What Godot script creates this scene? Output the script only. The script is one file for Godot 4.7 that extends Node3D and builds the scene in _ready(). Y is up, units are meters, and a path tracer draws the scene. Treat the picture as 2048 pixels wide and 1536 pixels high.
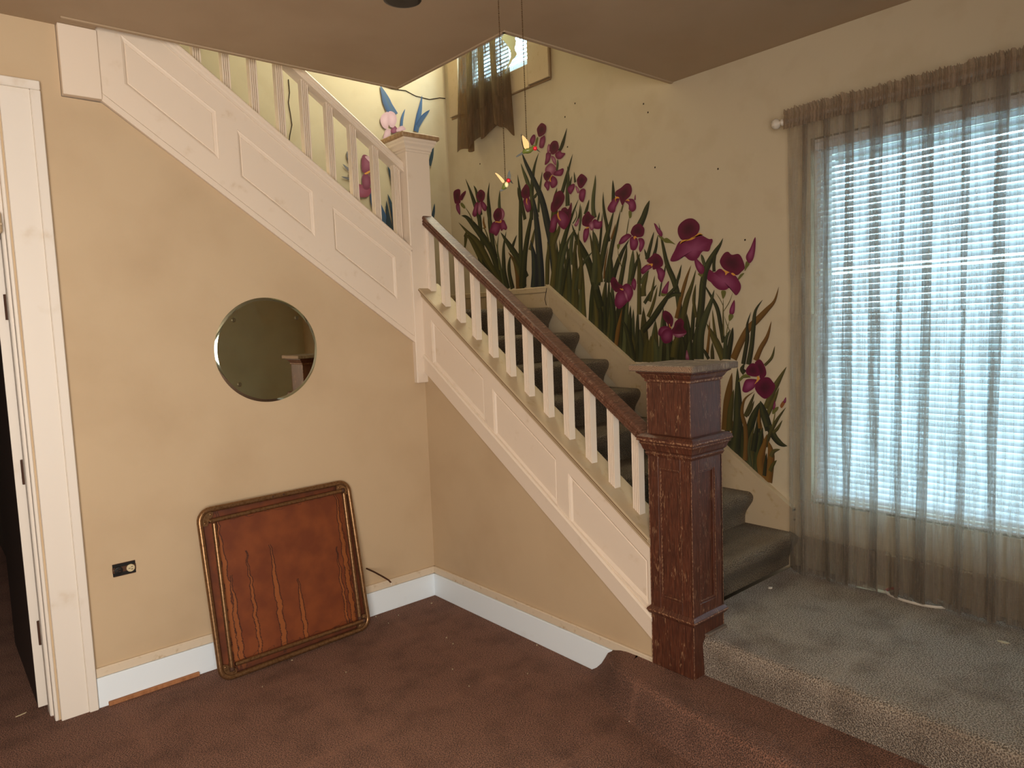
extends Node3D
# A neglected stair hall: two flights of a white panelled staircase, an iris mural, a curtained window.
# x runs along the stairs to the right, z towards the left of the photograph, y up; metres.

const ZC := -1.0045        # the mural and window wall
const XD := -1.066         # the landing wall
const H := 2.74            # ceiling
const LAND := 1.6055       # landing
const PLAT := 0.3015       # carpeted platform
const RISE := 0.163
const RUN := 0.2338
const R0 := Vector3(0.6496405, -0.0393421, -0.7592229)   # camera right
const R1 := Vector3(0.0417805, -0.9953033, 0.0873256)    # camera down
const R2 := Vector3(-0.7590926, -0.0884510, -0.6449456)  # camera forward
const EYE := Vector3(3.2876429, 1.5267661, 2.1626568)

var M := {}
var used := {}
var mural: Node3D
var mural_landing: Node3D
var flower: Node3D
var layer := 0
var paint := {}

func _ready() -> void:
	var cam := Camera3D.new()
	cam.name = "camera"
	cam.transform = Transform3D(Basis(R0, -R1, -R2), EYE)
	cam.fov = rad_to_deg(2.0 * atan(768.0 / 1413.875))
	cam.near = 0.05
	cam.far = 200.0
	add_child(cam)
	cam.current = true
	var sky_mat := ProceduralSkyMaterial.new()
	sky_mat.sky_top_color = Color(0.72, 0.90, 1.0)
	sky_mat.sky_horizon_color = Color(0.78, 0.95, 1.0)
	sky_mat.ground_horizon_color = Color(0.62, 0.71, 0.74)
	sky_mat.ground_bottom_color = Color(0.50, 0.57, 0.58)
	sky_mat.sky_curve = 0.3
	var sky := Sky.new()
	sky.sky_material = sky_mat
	var env := Environment.new()
	env.background_mode = Environment.BG_SKY
	env.sky = sky
	env.background_energy_multiplier = 16.0
	env.tonemap_mode = Environment.TONE_MAPPER_LINEAR
	env.tonemap_exposure = 1.0
	env.sdfgi_enabled = true
	env.ssao_enabled = true
	env.ssil_enabled = true
	var we := WorldEnvironment.new()
	we.name = "world_environment"
	we.environment = env
	add_child(we)
	# daylight through the window beside the camera and the one above the landing
	daylight("daylight_right", Vector3(3.77, 1.5, 2.75), Vector3(-1, -0.05, 0.0), Vector2(1.5, 1.5), 13.4, Color(1.0, 0.955, 0.90))
	daylight("daylight_landing", Vector3(-0.51, 3.98, ZC + 0.12), Vector3(0, -0.35, 1), Vector2(0.7, 0.6), 8.0, Color(1.0, 0.98, 0.84))

	materials()
	build_shell()
	build_windows()
	build_outside()
	build_door()
	build_stairs()
	build_lower_balustrade()
	build_upper_balustrade()
	build_newel()
	build_landing_post()
	build_mural()
	build_curtains()
	build_things()

func daylight(called: String, at: Vector3, towards: Vector3, size: Vector2, energy: float, color: Color) -> void:
	var l := AreaLight3D.new()
	l.name = called
	l.area_size = size
	l.light_energy = energy
	l.light_color = color
	l.area_range = 14.0
	l.shadow_enabled = true
	add_child(l)
	l.look_at_from_position(at, at + towards, Vector3.UP)

# ---------------------------------------------------------------- helpers
func numbered(called: String) -> String:
	if not used.has(called):
		used[called] = 0
		return called
	used[called] += 1
	return "%s_%03d" % [called, used[called]]

func thing(called: String, label: String, category: String, at := Vector3.ZERO, group := "") -> Node3D:
	var o := Node3D.new()
	o.name = numbered(called)
	add_child(o, true)
	o.position = at
	o.set_meta("label", label)
	o.set_meta("category", category)
	if group:
		o.set_meta("group", group)
	return o

func struct_node(called: String) -> Node3D:
	var o := Node3D.new()
	o.name = called
	add_child(o, true)
	o.set_meta("kind", "structure")
	return o

# commits world-space geometry as one mesh under parent
func put(called: String, st: SurfaceTool, mat: Material, parent: Node3D = null, label := "") -> MeshInstance3D:
	var mi := MeshInstance3D.new()
	mi.mesh = st.commit()
	mi.material_override = null
	mi.mesh.surface_set_material(0, mat)
	if parent == null:
		mi.name = numbered(called)
		add_child(mi, true)
	else:
		mi.name = called
		parent.add_child(mi, true)
		mi.position = -world_of(parent)
	if label:
		mi.set_meta("label", label)
	return mi

func world_of(n: Node3D) -> Vector3:
	var p := Vector3.ZERO
	var k: Node = n
	while k is Node3D and k != self:
		p += k.position
		k = k.get_parent()
	return p

func struct(called: String, st: SurfaceTool, mat: Material, parent: Node3D = null) -> MeshInstance3D:
	var mi := put(called, st, mat, parent)
	if parent == null:
		mi.set_meta("kind", "structure")
	return mi

func tag(o: Node3D, label: String, category: String, group := "") -> Node3D:
	o.set_meta("label", label)
	o.set_meta("category", category)
	if group:
		o.set_meta("group", group)
	return o

func sb() -> SurfaceTool:
	var st := SurfaceTool.new()
	st.begin(Mesh.PRIMITIVE_TRIANGLES)
	return st

func tri(st: SurfaceTool, a: Vector3, b: Vector3, c: Vector3, n: Vector3) -> void:
	var f := (b - a).cross(c - a)
	if f.length_squared() < 1e-16:
		return
	f = f.normalized()
	if f.dot(n) > 0.0:
		var t := b
		b = c
		c = t
		f = -f
	st.set_normal(-f)
	st.set_uv(Vector2(a.x + a.z, a.y))
	st.add_vertex(a)
	st.set_normal(-f)
	st.set_uv(Vector2(b.x + b.z, b.y))
	st.add_vertex(b)
	st.set_normal(-f)
	st.set_uv(Vector2(c.x + c.z, c.y))
	st.add_vertex(c)

func quad(st: SurfaceTool, a: Vector3, b: Vector3, c: Vector3, d: Vector3, n: Vector3) -> void:
	tri(st, a, b, c, n)
	tri(st, a, c, d, n)

# chamfered box between two corners, optionally placed by a transform
func box(st: SurfaceTool, lo: Vector3, hi: Vector3, bev := 0.0015, xf := Transform3D()) -> void:
	var c := (lo + hi) * 0.5
	var h := (hi - lo) * 0.5
	var b := minf(bev, minf(h.x, minf(h.y, h.z)) * 0.49)
	for i in 3:
		var j := (i + 1) % 3
		var k := (i + 2) % 3
		for s in [-1.0, 1.0]:
			var q := []
			for e in [[-1, -1], [1, -1], [1, 1], [-1, 1]]:
				var v := Vector3.ZERO
				v[i] = s * h[i]
				v[j] = e[0] * (h[j] - b)
				v[k] = e[1] * (h[k] - b)
				q.append(xf * (c + v))
			var n := Vector3.ZERO
			n[i] = s
			quad(st, q[0], q[1], q[2], q[3], xf.basis * n)
			for s2 in [-1.0, 1.0]:   # chamfer between face i and face j
				var r := []
				for e in [[0, -1], [0, 1], [1, 1], [1, -1]]:
					var v := Vector3.ZERO
					v[i] = s * (h[i] if e[0] == 0 else h[i] - b)
					v[j] = s2 * (h[j] - b if e[0] == 0 else h[j])
					v[k] = e[1] * (h[k] - b)
					r.append(xf * (c + v))
				var m := Vector3.ZERO
				m[i] = s
				m[j] = s2
				quad(st, r[0], r[1], r[2], r[3], xf.basis * m)
	for sx in [-1.0, 1.0]:
		for sy in [-1.0, 1.0]:
			for sz in [-1.0, 1.0]:
				var s := Vector3(sx, sy, sz)
				tri(st, xf * (c + s * Vector3(h.x, h.y - b, h.z - b)), xf * (c + s * Vector3(h.x - b, h.y, h.z - b)), xf * (c + s * Vector3(h.x - b, h.y - b, h.z)), xf.basis * s)

# polygon in the local xy plane of xf, extruded from z0 to z1
func prism(st: SurfaceTool, poly: PackedVector2Array, z0: float, z1: float, xf := Transform3D()) -> void:
	if Geometry2D.is_polygon_clockwise(poly):
		poly.reverse()
	var idx := Geometry2D.triangulate_polygon(poly)
	for z in [z0, z1]:
		var n := xf.basis * Vector3(0, 0, -1 if z == minf(z0, z1) else 1)
		for t in range(0, idx.size(), 3):
			tri(st, xf * Vector3(poly[idx[t]].x, poly[idx[t]].y, z), xf * Vector3(poly[idx[t + 1]].x, poly[idx[t + 1]].y, z), xf * Vector3(poly[idx[t + 2]].x, poly[idx[t + 2]].y, z), n)
	for i in poly.size():
		var a := poly[i]
		var b := poly[(i + 1) % poly.size()]
		var d := b - a
		var n := xf.basis * Vector3(d.y, -d.x, 0)
		quad(st, xf * Vector3(a.x, a.y, z0), xf * Vector3(b.x, b.y, z0), xf * Vector3(b.x, b.y, z1), xf * Vector3(a.x, a.y, z1), n)

# smooth sheet through rows of points
func grid(st: SurfaceTool, rows: Array, closed := false, uv_size := Vector2.ONE) -> void:
	var nr := rows.size()
	var nc: int = rows[0].size()
	var nor := []
	for r in nr:
		var line := PackedVector3Array()
		for c in nc:
			var cp: int = (c + 1) % nc if closed else mini(c + 1, nc - 1)
			var cm: int = (c - 1 + nc) % nc if closed else maxi(c - 1, 0)
			if closed and rows[0][0].is_equal_approx(rows[0][nc - 1]):
				cp = 1 if c >= nc - 1 else c + 1
				cm = nc - 2 if c == 0 else c - 1
			var du: Vector3 = rows[r][cp] - rows[r][cm]
			var dv: Vector3 = rows[mini(r + 1, nr - 1)][c] - rows[maxi(r - 1, 0)][c]
			line.append(du.cross(dv).normalized())
		nor.append(line)
	for r in nr - 1:
		for c in (nc if closed else nc - 1):
			var c2: int = (c + 1) % nc
			var corners := [[r, c], [r + 1, c], [r + 1, c2], [r, c2]]
			for t in [[0, 1, 2], [0, 2, 3]]:
				var p := []
				for k in t:
					p.append(corners[k])
				var f: Vector3 = (rows[p[1][0]][p[1][1]] - rows[p[0][0]][p[0][1]]).cross(rows[p[2][0]][p[2][1]] - rows[p[0][0]][p[0][1]])
				var n: Vector3 = nor[p[0][0]][p[0][1]] + nor[p[1][0]][p[1][1]] + nor[p[2][0]][p[2][1]]
				if f.dot(n) > 0.0:
					p = [p[0], p[2], p[1]]
				for e in p:
					var cc: float = float(e[1])
					if closed and c == nc - 1 and e[1] == 0:
						cc = nc
					st.set_normal(nor[e[0]][e[1]])
					st.set_uv(Vector2(cc / float(nc) * uv_size.x, float(e[0]) / float(nr - 1) * uv_size.y))
					st.add_vertex(rows[e[0]][e[1]])

# round bar through points, radius a number or one per point
func tube(st: SurfaceTool, pts: Array, radius, sides := 10, caps := true) -> void:
	var rows := []
	var side := Vector3.ZERO
	for i in pts.size():
		var d: Vector3 = (pts[mini(i + 1, pts.size() - 1)] - pts[maxi(i - 1, 0)]).normalized()
		if side == Vector3.ZERO:
			side = d.cross(Vector3.UP if absf(d.y) < 0.9 else Vector3.RIGHT).normalized()
		side = (side - d * side.dot(d)).normalized()
		var up := d.cross(side)
		var line := PackedVector3Array()
		var r: float = radius[i] if radius is Array else radius
		for k in sides:
			var a := TAU * k / sides
			line.append(pts[i] + (side * cos(a) + up * sin(a)) * r)
		rows.append(line)
	if caps:
		var p0 := PackedVector3Array()
		var p1 := PackedVector3Array()
		for k in sides:
			p0.append(rows[0][k].lerp(pts[0], 0.98))
			p1.append(rows[-1][k].lerp(pts[-1], 0.98))
		rows.push_front(p0)
		rows.push_back(p1)
	grid(st, rows, true)

# profile of (radius, height) turned round a vertical axis
func lathe(st: SurfaceTool, at: Vector3, prof: Array, sides := 24, xf := Basis()) -> void:
	var rows := []
	for p in prof:
		var line := PackedVector3Array()
		for k in sides:
			var a := TAU * k / sides
			line.append(at + xf * Vector3(cos(a) * p[0], p[1], -sin(a) * p[0]))
		rows.append(line)
	grid(st, rows, true)

# square moulding: profile of (half width, height), mitred round a post
func square_rings(st: SurfaceTool, cx: float, cz: float, prof: Array, caps := true) -> void:
	for i in prof.size() - 1:
		var a: Array = prof[i]
		var b: Array = prof[i + 1]
		for k in 4:
			var d0: Vector2 = [Vector2(-1, 1), Vector2(1, 1), Vector2(1, -1), Vector2(-1, -1)][k]
			var d1: Vector2 = [Vector2(1, 1), Vector2(1, -1), Vector2(-1, -1), Vector2(-1, 1)][k]
			var out := Vector3(d0.x + d1.x, 0, d0.y + d1.y).normalized()
			var n: Vector3 = out * (b[1] - a[1]) + Vector3.UP * (a[0] - b[0])
			if b[1] < a[1]:
				n = -n
			quad(st, Vector3(cx + d0.x * a[0], a[1], cz + d0.y * a[0]), Vector3(cx + d1.x * a[0], a[1], cz + d1.y * a[0]), Vector3(cx + d1.x * b[0], b[1], cz + d1.y * b[0]), Vector3(cx + d0.x * b[0], b[1], cz + d0.y * b[0]), n)
	if caps:
		for e in [[prof[0], -1.0], [prof[-1], 1.0]]:
			var w: float = e[0][0]
			var y: float = e[0][1]
			quad(st, Vector3(cx - w, y, cz - w), Vector3(cx + w, y, cz - w), Vector3(cx + w, y, cz + w), Vector3(cx - w, y, cz + w), Vector3(0, e[1], 0))

func smooth(pts: Array, per := 5, closed := false) -> PackedVector2Array:
	var out := PackedVector2Array()
	var n := pts.size()
	for i in (n if closed else n - 1):
		var p0: Vector2 = pts[(i - 1 + n) % n] if closed else pts[maxi(i - 1, 0)]
		var p1: Vector2 = pts[i]
		var p2: Vector2 = pts[(i + 1) % n] if closed else pts[i + 1]
		var p3: Vector2 = pts[(i + 2) % n] if closed else pts[mini(i + 2, n - 1)]
		for k in per:
			out.append(p1.cubic_interpolate(p2, p0, p3, float(k) / per))
	if not closed:
		out.append(pts[-1])
	return out

func pixel_ray(px: float, py: float, depth: float) -> Vector3:   # a point seen at a place of the photograph, at a distance along the view axis
	return EYE + (R0 * ((px - 1024.0) / 1413.875) + R1 * ((py - 768.0) / 1413.875) + R2) * depth

# ---------------------------------------------------------------- materials
func noise(freq: float, s: int, octaves := 4, kind := FastNoiseLite.TYPE_SIMPLEX_SMOOTH) -> FastNoiseLite:
	var n := FastNoiseLite.new()
	n.noise_type = kind
	n.frequency = freq
	n.seed = s
	n.fractal_octaves = octaves
	return n

func noise_tex(n: FastNoiseLite, size: int, stops: Array, colors: Array, normal := 0.0) -> NoiseTexture2D:
	var t := NoiseTexture2D.new()
	t.width = size
	t.height = size
	t.seamless = true
	t.seamless_blend_skirt = 0.15
	t.noise = n
	if normal > 0.0:
		t.as_normal_map = true
		t.bump_strength = normal
	else:
		var g := Gradient.new()
		g.offsets = PackedFloat32Array(stops)
		g.colors = PackedColorArray(colors)
		t.color_ramp = g
	return t

func mat(color: Color, rough := 0.6, metal := 0.0) -> StandardMaterial3D:
	var m := StandardMaterial3D.new()
	m.albedo_color = color
	m.roughness = rough
	m.metallic = metal
	return m

func tex_mat(tex: Texture2D, scale: float, rough := 0.8, bump: Texture2D = null, bump_scale := 1.0, color := Color.WHITE) -> StandardMaterial3D:
	var m := mat(color, rough)
	m.albedo_texture = tex
	m.uv1_triplanar = true
	m.uv1_world_triplanar = true
	m.uv1_scale = Vector3.ONE * scale
	m.uv1_triplanar_sharpness = 8.0
	if bump:
		m.normal_enabled = true
		m.normal_texture = bump
		m.normal_scale = bump_scale
	return m

func add_detail(m: StandardMaterial3D, tex: Texture2D, scale: float) -> void:
	m.detail_enabled = true
	m.detail_blend_mode = BaseMaterial3D.BLEND_MODE_MUL
	m.detail_albedo = tex
	m.detail_uv_layer = BaseMaterial3D.DETAIL_UV_2
	m.uv2_triplanar = true
	m.uv2_world_triplanar = true
	m.uv2_scale = Vector3.ONE * scale

# old varnished softwood, streaked along the grain, chipped to bare wood
func worn_wood(size: int, s: int, dark: Color, body: Color, bare: Color, chip: float, dust: float) -> ImageTexture:
	var im := Image.create(size, size, false, Image.FORMAT_RGB8)
	var a := noise(0.02, s, 3)
	var b := noise(0.05, s + 7, 4)
	var k := noise(0.012, s + 13, 3)
	for y in size:
		for x in size:
			var g := a.get_noise_2d(x * 5.0, y * 0.35) * 0.5 + 0.5
			var f := b.get_noise_2d(x * 3.0, y * 0.5)
			var w := k.get_noise_2d(x * 1.2, y * 0.7)
			var c := dark.lerp(body, clampf(g * 1.3 - 0.1, 0.0, 1.0))
			c = c.lerp(bare, clampf((f * 0.9 + w * 0.8 - chip) * 5.0, 0.0, 0.85))
			c = c.lerp(Color(0.55, 0.51, 0.46), dust * clampf(g * f * 3.0 + 0.35, 0.0, 1.0))
			im.set_pixel(x, y, c)
	im.generate_mipmaps()
	return ImageTexture.create_from_image(im)

func edge_wear(size: int, s: int, dark: Color, bare: Color) -> ImageTexture:
	var im := Image.create(size, size, false, Image.FORMAT_RGB8)
	var a := noise(0.09, s, 4)
	for y in size:
		for x in size:
			var v := a.get_noise_2d(x * 1.0, y * 1.0)
			im.set_pixel(x, y, dark.lerp(bare, clampf(v * 3.5 + 0.28, 0.0, 1.0)))
	im.generate_mipmaps()
	return ImageTexture.create_from_image(im)

func materials() -> void:
	var plaster := noise_tex(noise(0.02, 3, 5), 512, [], [], 2.0)
	var stain := noise_tex(noise(0.006, 11, 5), 512, [0.0, 0.35, 0.6, 1.0], [Color(0.96, 0.95, 0.94), Color(0.985, 0.98, 0.975), Color(1, 1, 1), Color(1, 1, 1)])
	M.tan = tex_mat(stain, 0.6, 0.75, null, 1.0, Color(0.775, 0.685, 0.56))
	M.cream = tex_mat(noise_tex(noise(0.008, 21, 6), 1024, [0.0, 0.28, 0.45, 1.0], [Color(0.965, 0.96, 0.945), Color(0.985, 0.98, 0.975), Color(1, 1, 1), Color(1, 1, 1)]), 0.45, 0.8, null, 1.0, Color(0.76, 0.705, 0.60))
	M.ceiling = tex_mat(stain, 0.5, 0.85, null, 1.0, Color(0.68, 0.595, 0.49))
	var scuff := noise_tex(noise(0.015, 31, 6), 512, [0.0, 0.12, 0.22, 1.0], [Color(0.93, 0.90, 0.86), Color(0.985, 0.98, 0.97), Color(1, 1, 1), Color(1, 1, 1)])
	M.white_wood = tex_mat(scuff, 0.9, 0.5, null, 1.0, Color(0.90, 0.84, 0.77))
	M.casing = tex_mat(scuff, 0.5, 0.45, null, 1.0, Color(0.90, 0.87, 0.83))
	M.base_white_daylit = tex_mat(scuff, 0.5, 0.45, null, 1.0, Color(0.92, 0.965, 1.0))  # bluish: the cool daylight near the floor is tinted into the white
	M.base_cap = tex_mat(noise_tex(noise(0.03, 41, 6), 512, [0.0, 0.18, 0.32, 1.0], [Color(0.80, 0.72, 0.62), Color(0.95, 0.93, 0.90), Color(1, 1, 1), Color(1, 1, 1)]), 1.2, 0.55, null, 1.0, Color(0.85, 0.79, 0.70))
	M.old_cream = tex_mat(noise_tex(noise(0.025, 43, 6), 512, [0.0, 0.18, 0.34, 1.0], [Color(0.88, 0.83, 0.75), Color(0.97, 0.96, 0.93), Color(1, 1, 1), Color(1, 1, 1)]), 1.0, 0.6, null, 1.0, Color(0.74, 0.66, 0.54))
	M.worn_line = mat(Color(0.52, 0.42, 0.30), 0.7)
	# carpet
	var pile_n := noise_tex(noise(0.085, 9, 3, FastNoiseLite.TYPE_SIMPLEX), 1024, [], [], 14.0)
	var pile := noise_tex(noise(0.085, 9, 3, FastNoiseLite.TYPE_SIMPLEX), 1024, [0.0, 0.32, 0.55, 0.8, 1.0], [Color(0.26, 0.23, 0.21), Color(0.58, 0.55, 0.53), Color(0.88, 0.87, 0.86), Color(1, 1, 1), Color(1, 1, 1)])
	var soil := noise_tex(noise(0.01, 51, 6), 1024, [0.0, 0.3, 0.55, 1.0], [Color(0.80, 0.77, 0.75), Color(0.92, 0.91, 0.90), Color(1, 1, 1), Color(1, 1, 1)])
	M.carpet = tex_mat(pile, 1.6, 0.95, pile_n, 1.7, Color(0.70, 0.50, 0.41))
	M.carpet_stair = tex_mat(pile, 1.6, 0.95, pile_n, 1.7, Color(0.64, 0.56, 0.45))
	M.carpet_platform_lit = tex_mat(pile, 1.6, 0.95, pile_n, 1.7, Color(0.83, 0.77, 0.70))  # paler, greyer carpet: window light and some dust put into the colour
	for m in [M.carpet, M.carpet_stair, M.carpet_platform_lit]:
		add_detail(m, soil, 0.45)
		m.rim_enabled = true
		m.rim = 0.35
		m.rim_tint = 0.5
	# brown woodwork
	M.newel = tex_mat(worn_wood(512, 61, Color(0.21, 0.10, 0.065), Color(0.40, 0.215, 0.14), Color(0.60, 0.46, 0.33), 0.52, 0.12), 2.2, 0.5)
	M.newel_edge = tex_mat(edge_wear(256, 67, Color(0.35, 0.19, 0.13), Color(0.60, 0.46, 0.34)), 3.0, 0.6)
	M.newel_top = tex_mat(worn_wood(512, 71, Color(0.32, 0.25, 0.20), Color(0.52, 0.46, 0.40), Color(0.70, 0.62, 0.52), 0.35, 0.25), 2.0, 0.7)
	M.rail = tex_mat(worn_wood(512, 73, Color(0.26, 0.14, 0.09), Color(0.46, 0.30, 0.22), Color(0.64, 0.52, 0.42), 0.45, 0.2), 2.0, 0.5)
	M.rail.uv1_world_triplanar = false
	M.rail_top = tex_mat(worn_wood(256, 75, Color(0.44, 0.34, 0.27), Color(0.56, 0.46, 0.38), Color(0.68, 0.60, 0.51), 0.4, 0.25), 2.0, 0.6)
	M.rail_top.uv1_world_triplanar = false
	var rings := Image.create(512, 48, false, Image.FORMAT_RGB8)
	var wob := noise(0.02, 77, 3)
	for x in 512:
		for y in 48:
			var r := Vector2(x - 150.0, (y - 130.0) * 1.3).length() + wob.get_noise_2d(x, y) * 6.0
			rings.set_pixel(x, y, Color(0.62, 0.52, 0.42).lerp(Color(0.30, 0.20, 0.14), smoothstep(0.35, 0.95, absf(fposmod(r, 11.0) / 5.5 - 1.0))))
	rings.generate_mipmaps()
	M.end_grain = mat(Color.WHITE, 0.7)
	M.end_grain.albedo_texture = ImageTexture.create_from_image(rings)
	M.cap_bare = tex_mat(worn_wood(256, 79, Color(0.55, 0.43, 0.30), Color(0.70, 0.58, 0.44), Color(0.80, 0.71, 0.58), 0.3, 0.1), 2.0, 0.7)
	M.strip = tex_mat(worn_wood(256, 81, Color(0.55, 0.36, 0.22), Color(0.69, 0.47, 0.31), Color(0.74, 0.54, 0.37), 0.5, 0.0), 1.5, 0.7)
	# metal, plastic, glass
	M.bronze = mat(Color(0.56, 0.43, 0.30), 0.35, 0.75)
	M.bronze.albedo_texture = noise_tex(noise(0.05, 83, 5), 256, [0.0, 0.35, 0.5, 1.0], [Color(0.66, 0.58, 0.5), Color(0.9, 0.87, 0.84), Color(1, 1, 1), Color(1, 1, 1)])
	M.bronze.uv1_triplanar = true
	M.bronze.uv1_scale = Vector3.ONE * 5.0
	M.black = mat(Color(0.035, 0.032, 0.03), 0.45)
	M.black_matte = mat(Color(0.03, 0.027, 0.025), 0.8)
	M.rust = mat(Color(0.31, 0.20, 0.14), 0.7, 0.3)
	M.steel = mat(Color(0.45, 0.40, 0.34), 0.4, 0.9)
	M.brass = mat(Color(0.30, 0.22, 0.12), 0.35, 0.9)
	M.mirror = mat(Color(0.95, 0.92, 0.82), 0.02, 1.0)
	M.mirror_edge = mat(Color(0.72, 0.77, 0.72), 0.08, 1.0)
	M.rosette = mat(Color(0.42, 0.38, 0.28), 0.35, 0.8)
	M.glass = mat(Color(0.95, 1.0, 0.98, 0.08), 0.02)
	M.glass.transparency = BaseMaterial3D.TRANSPARENCY_ALPHA
	M.vinyl = mat(Color(0.92, 0.92, 0.92), 0.45)
	M.vinyl.backlight_enabled = true
	M.vinyl.backlight = Color(0.50, 0.54, 0.58)
	M.plastic_white = mat(Color(0.82, 0.78, 0.72), 0.5)
	M.red = mat(Color(0.62, 0.13, 0.10), 0.5)
	M.paper = mat(Color(0.74, 0.70, 0.60), 0.9)
	M.ivory = mat(Color(0.80, 0.74, 0.60), 0.5)
	M.grass = tex_mat(soil, 0.3, 0.95, null, 1.0, Color(0.64, 0.70, 0.68))
	M.stucco = tex_mat(stain, 0.5, 0.9, plaster, 0.5, Color(0.72, 0.72, 0.70))
	M.door_dark = mat(Color(0.17, 0.11, 0.08), 0.6)  # dark brown for the door leaf, apart from its white edge strip
	M.olive_wall = tex_mat(stain, 0.6, 0.8, null, 1.0, Color(0.72, 0.69, 0.58))
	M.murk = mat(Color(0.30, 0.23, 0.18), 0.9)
	for e in [["dark", Color(0.15, 0.165, 0.085)], ["olive", Color(0.27, 0.25, 0.11)], ["mid", Color(0.24, 0.26, 0.165)], ["blue", Color(0.11, 0.14, 0.16)], ["ochre", Color(0.42, 0.28, 0.10)], ["stem", Color(0.36, 0.33, 0.17)],
			["std", Color(0.345, 0.04, 0.175)], ["fall", Color(0.40, 0.065, 0.235)], ["pale", Color(0.50, 0.23, 0.35)], ["beard", Color(0.82, 0.58, 0.25)], ["green", Color(0.38, 0.38, 0.18)], ["orange", Color(0.52, 0.31, 0.14)],
			["sky", Color(0.22, 0.36, 0.56)], ["teal", Color(0.12, 0.21, 0.30)], ["pink", Color(0.74, 0.60, 0.64)], ["rose", Color(0.55, 0.25, 0.34)], ["mauve", Color(0.47, 0.20, 0.30)], ["grey", Color(0.45, 0.44, 0.50)]]:
		paint[e[0]] = e[1]
	M.paint = mat(Color.WHITE, 0.6)
	M.paint.vertex_color_use_as_albedo = true
	M.crack = mat(Color(0.18, 0.13, 0.08), 0.9)

# ---------------------------------------------------------------- the shell
# wall in the xy plane of xf (thickness from z0 to z1) with rectangular holes [x0, y0, x1, y1]
func holed_wall(st: SurfaceTool, x0: float, y0: float, x1: float, y1: float, z0: float, z1: float, holes: Array, xf := Transform3D()) -> void:
	var xs := [x0, x1]
	var ys := [y0, y1]
	for h in holes:
		xs.append_array([h[0], h[2]])
		ys.append_array([h[1], h[3]])
	xs.sort()
	ys.sort()
	var solid := func(i: int, j: int) -> bool:
		if i < 0 or j < 0 or i >= xs.size() - 1 or j >= ys.size() - 1:
			return false
		var cx: float = (xs[i] + xs[i + 1]) * 0.5
		var cy: float = (ys[j] + ys[j + 1]) * 0.5
		for h in holes:
			if cx > h[0] and cx < h[2] and cy > h[1] and cy < h[3]:
				return false
		return true
	for i in xs.size() - 1:
		for j in ys.size() - 1:
			if not solid.call(i, j) or xs[i + 1] - xs[i] < 1e-6 or ys[j + 1] - ys[j] < 1e-6:
				continue
			var a := Vector2(xs[i], ys[j])
			var b := Vector2(xs[i + 1], ys[j + 1])
			for z in [z0, z1]:
				quad(st, xf * Vector3(a.x, a.y, z), xf * Vector3(b.x, a.y, z), xf * Vector3(b.x, b.y, z), xf * Vector3(a.x, b.y, z), xf.basis * Vector3(0, 0, -1 if z == minf(z0, z1) else 1))
			if not solid.call(i - 1, j):
				quad(st, xf * Vector3(a.x, a.y, z0), xf * Vector3(a.x, b.y, z0), xf * Vector3(a.x, b.y, z1), xf * Vector3(a.x, a.y, z1), xf.basis * Vector3.LEFT)
			if not solid.call(i + 1, j):
				quad(st, xf * Vector3(b.x, a.y, z0), xf * Vector3(b.x, b.y, z0), xf * Vector3(b.x, b.y, z1), xf * Vector3(b.x, a.y, z1), xf.basis * Vector3.RIGHT)
			if not solid.call(i, j - 1):
				quad(st, xf * Vector3(a.x, a.y, z0), xf * Vector3(b.x, a.y, z0), xf * Vector3(b.x, a.y, z1), xf * Vector3(a.x, a.y, z1), xf.basis * Vector3.DOWN)
			if not solid.call(i, j + 1):
				quad(st, xf * Vector3(a.x, b.y, z0), xf * Vector3(b.x, b.y, z0), xf * Vector3(b.x, b.y, z1), xf * Vector3(a.x, b.y, z1), xf.basis * Vector3.UP)

const TO_X := Basis(Vector3(0, 0, -1), Vector3(0, 1, 0), Vector3(1, 0, 0))   # local x runs along -z, outward along +x
const FLAT := Basis(Vector3(1, 0, 0), Vector3(0, 0, -1), Vector3(0, 1, 0))   # local y runs along -z, outward up

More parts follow.
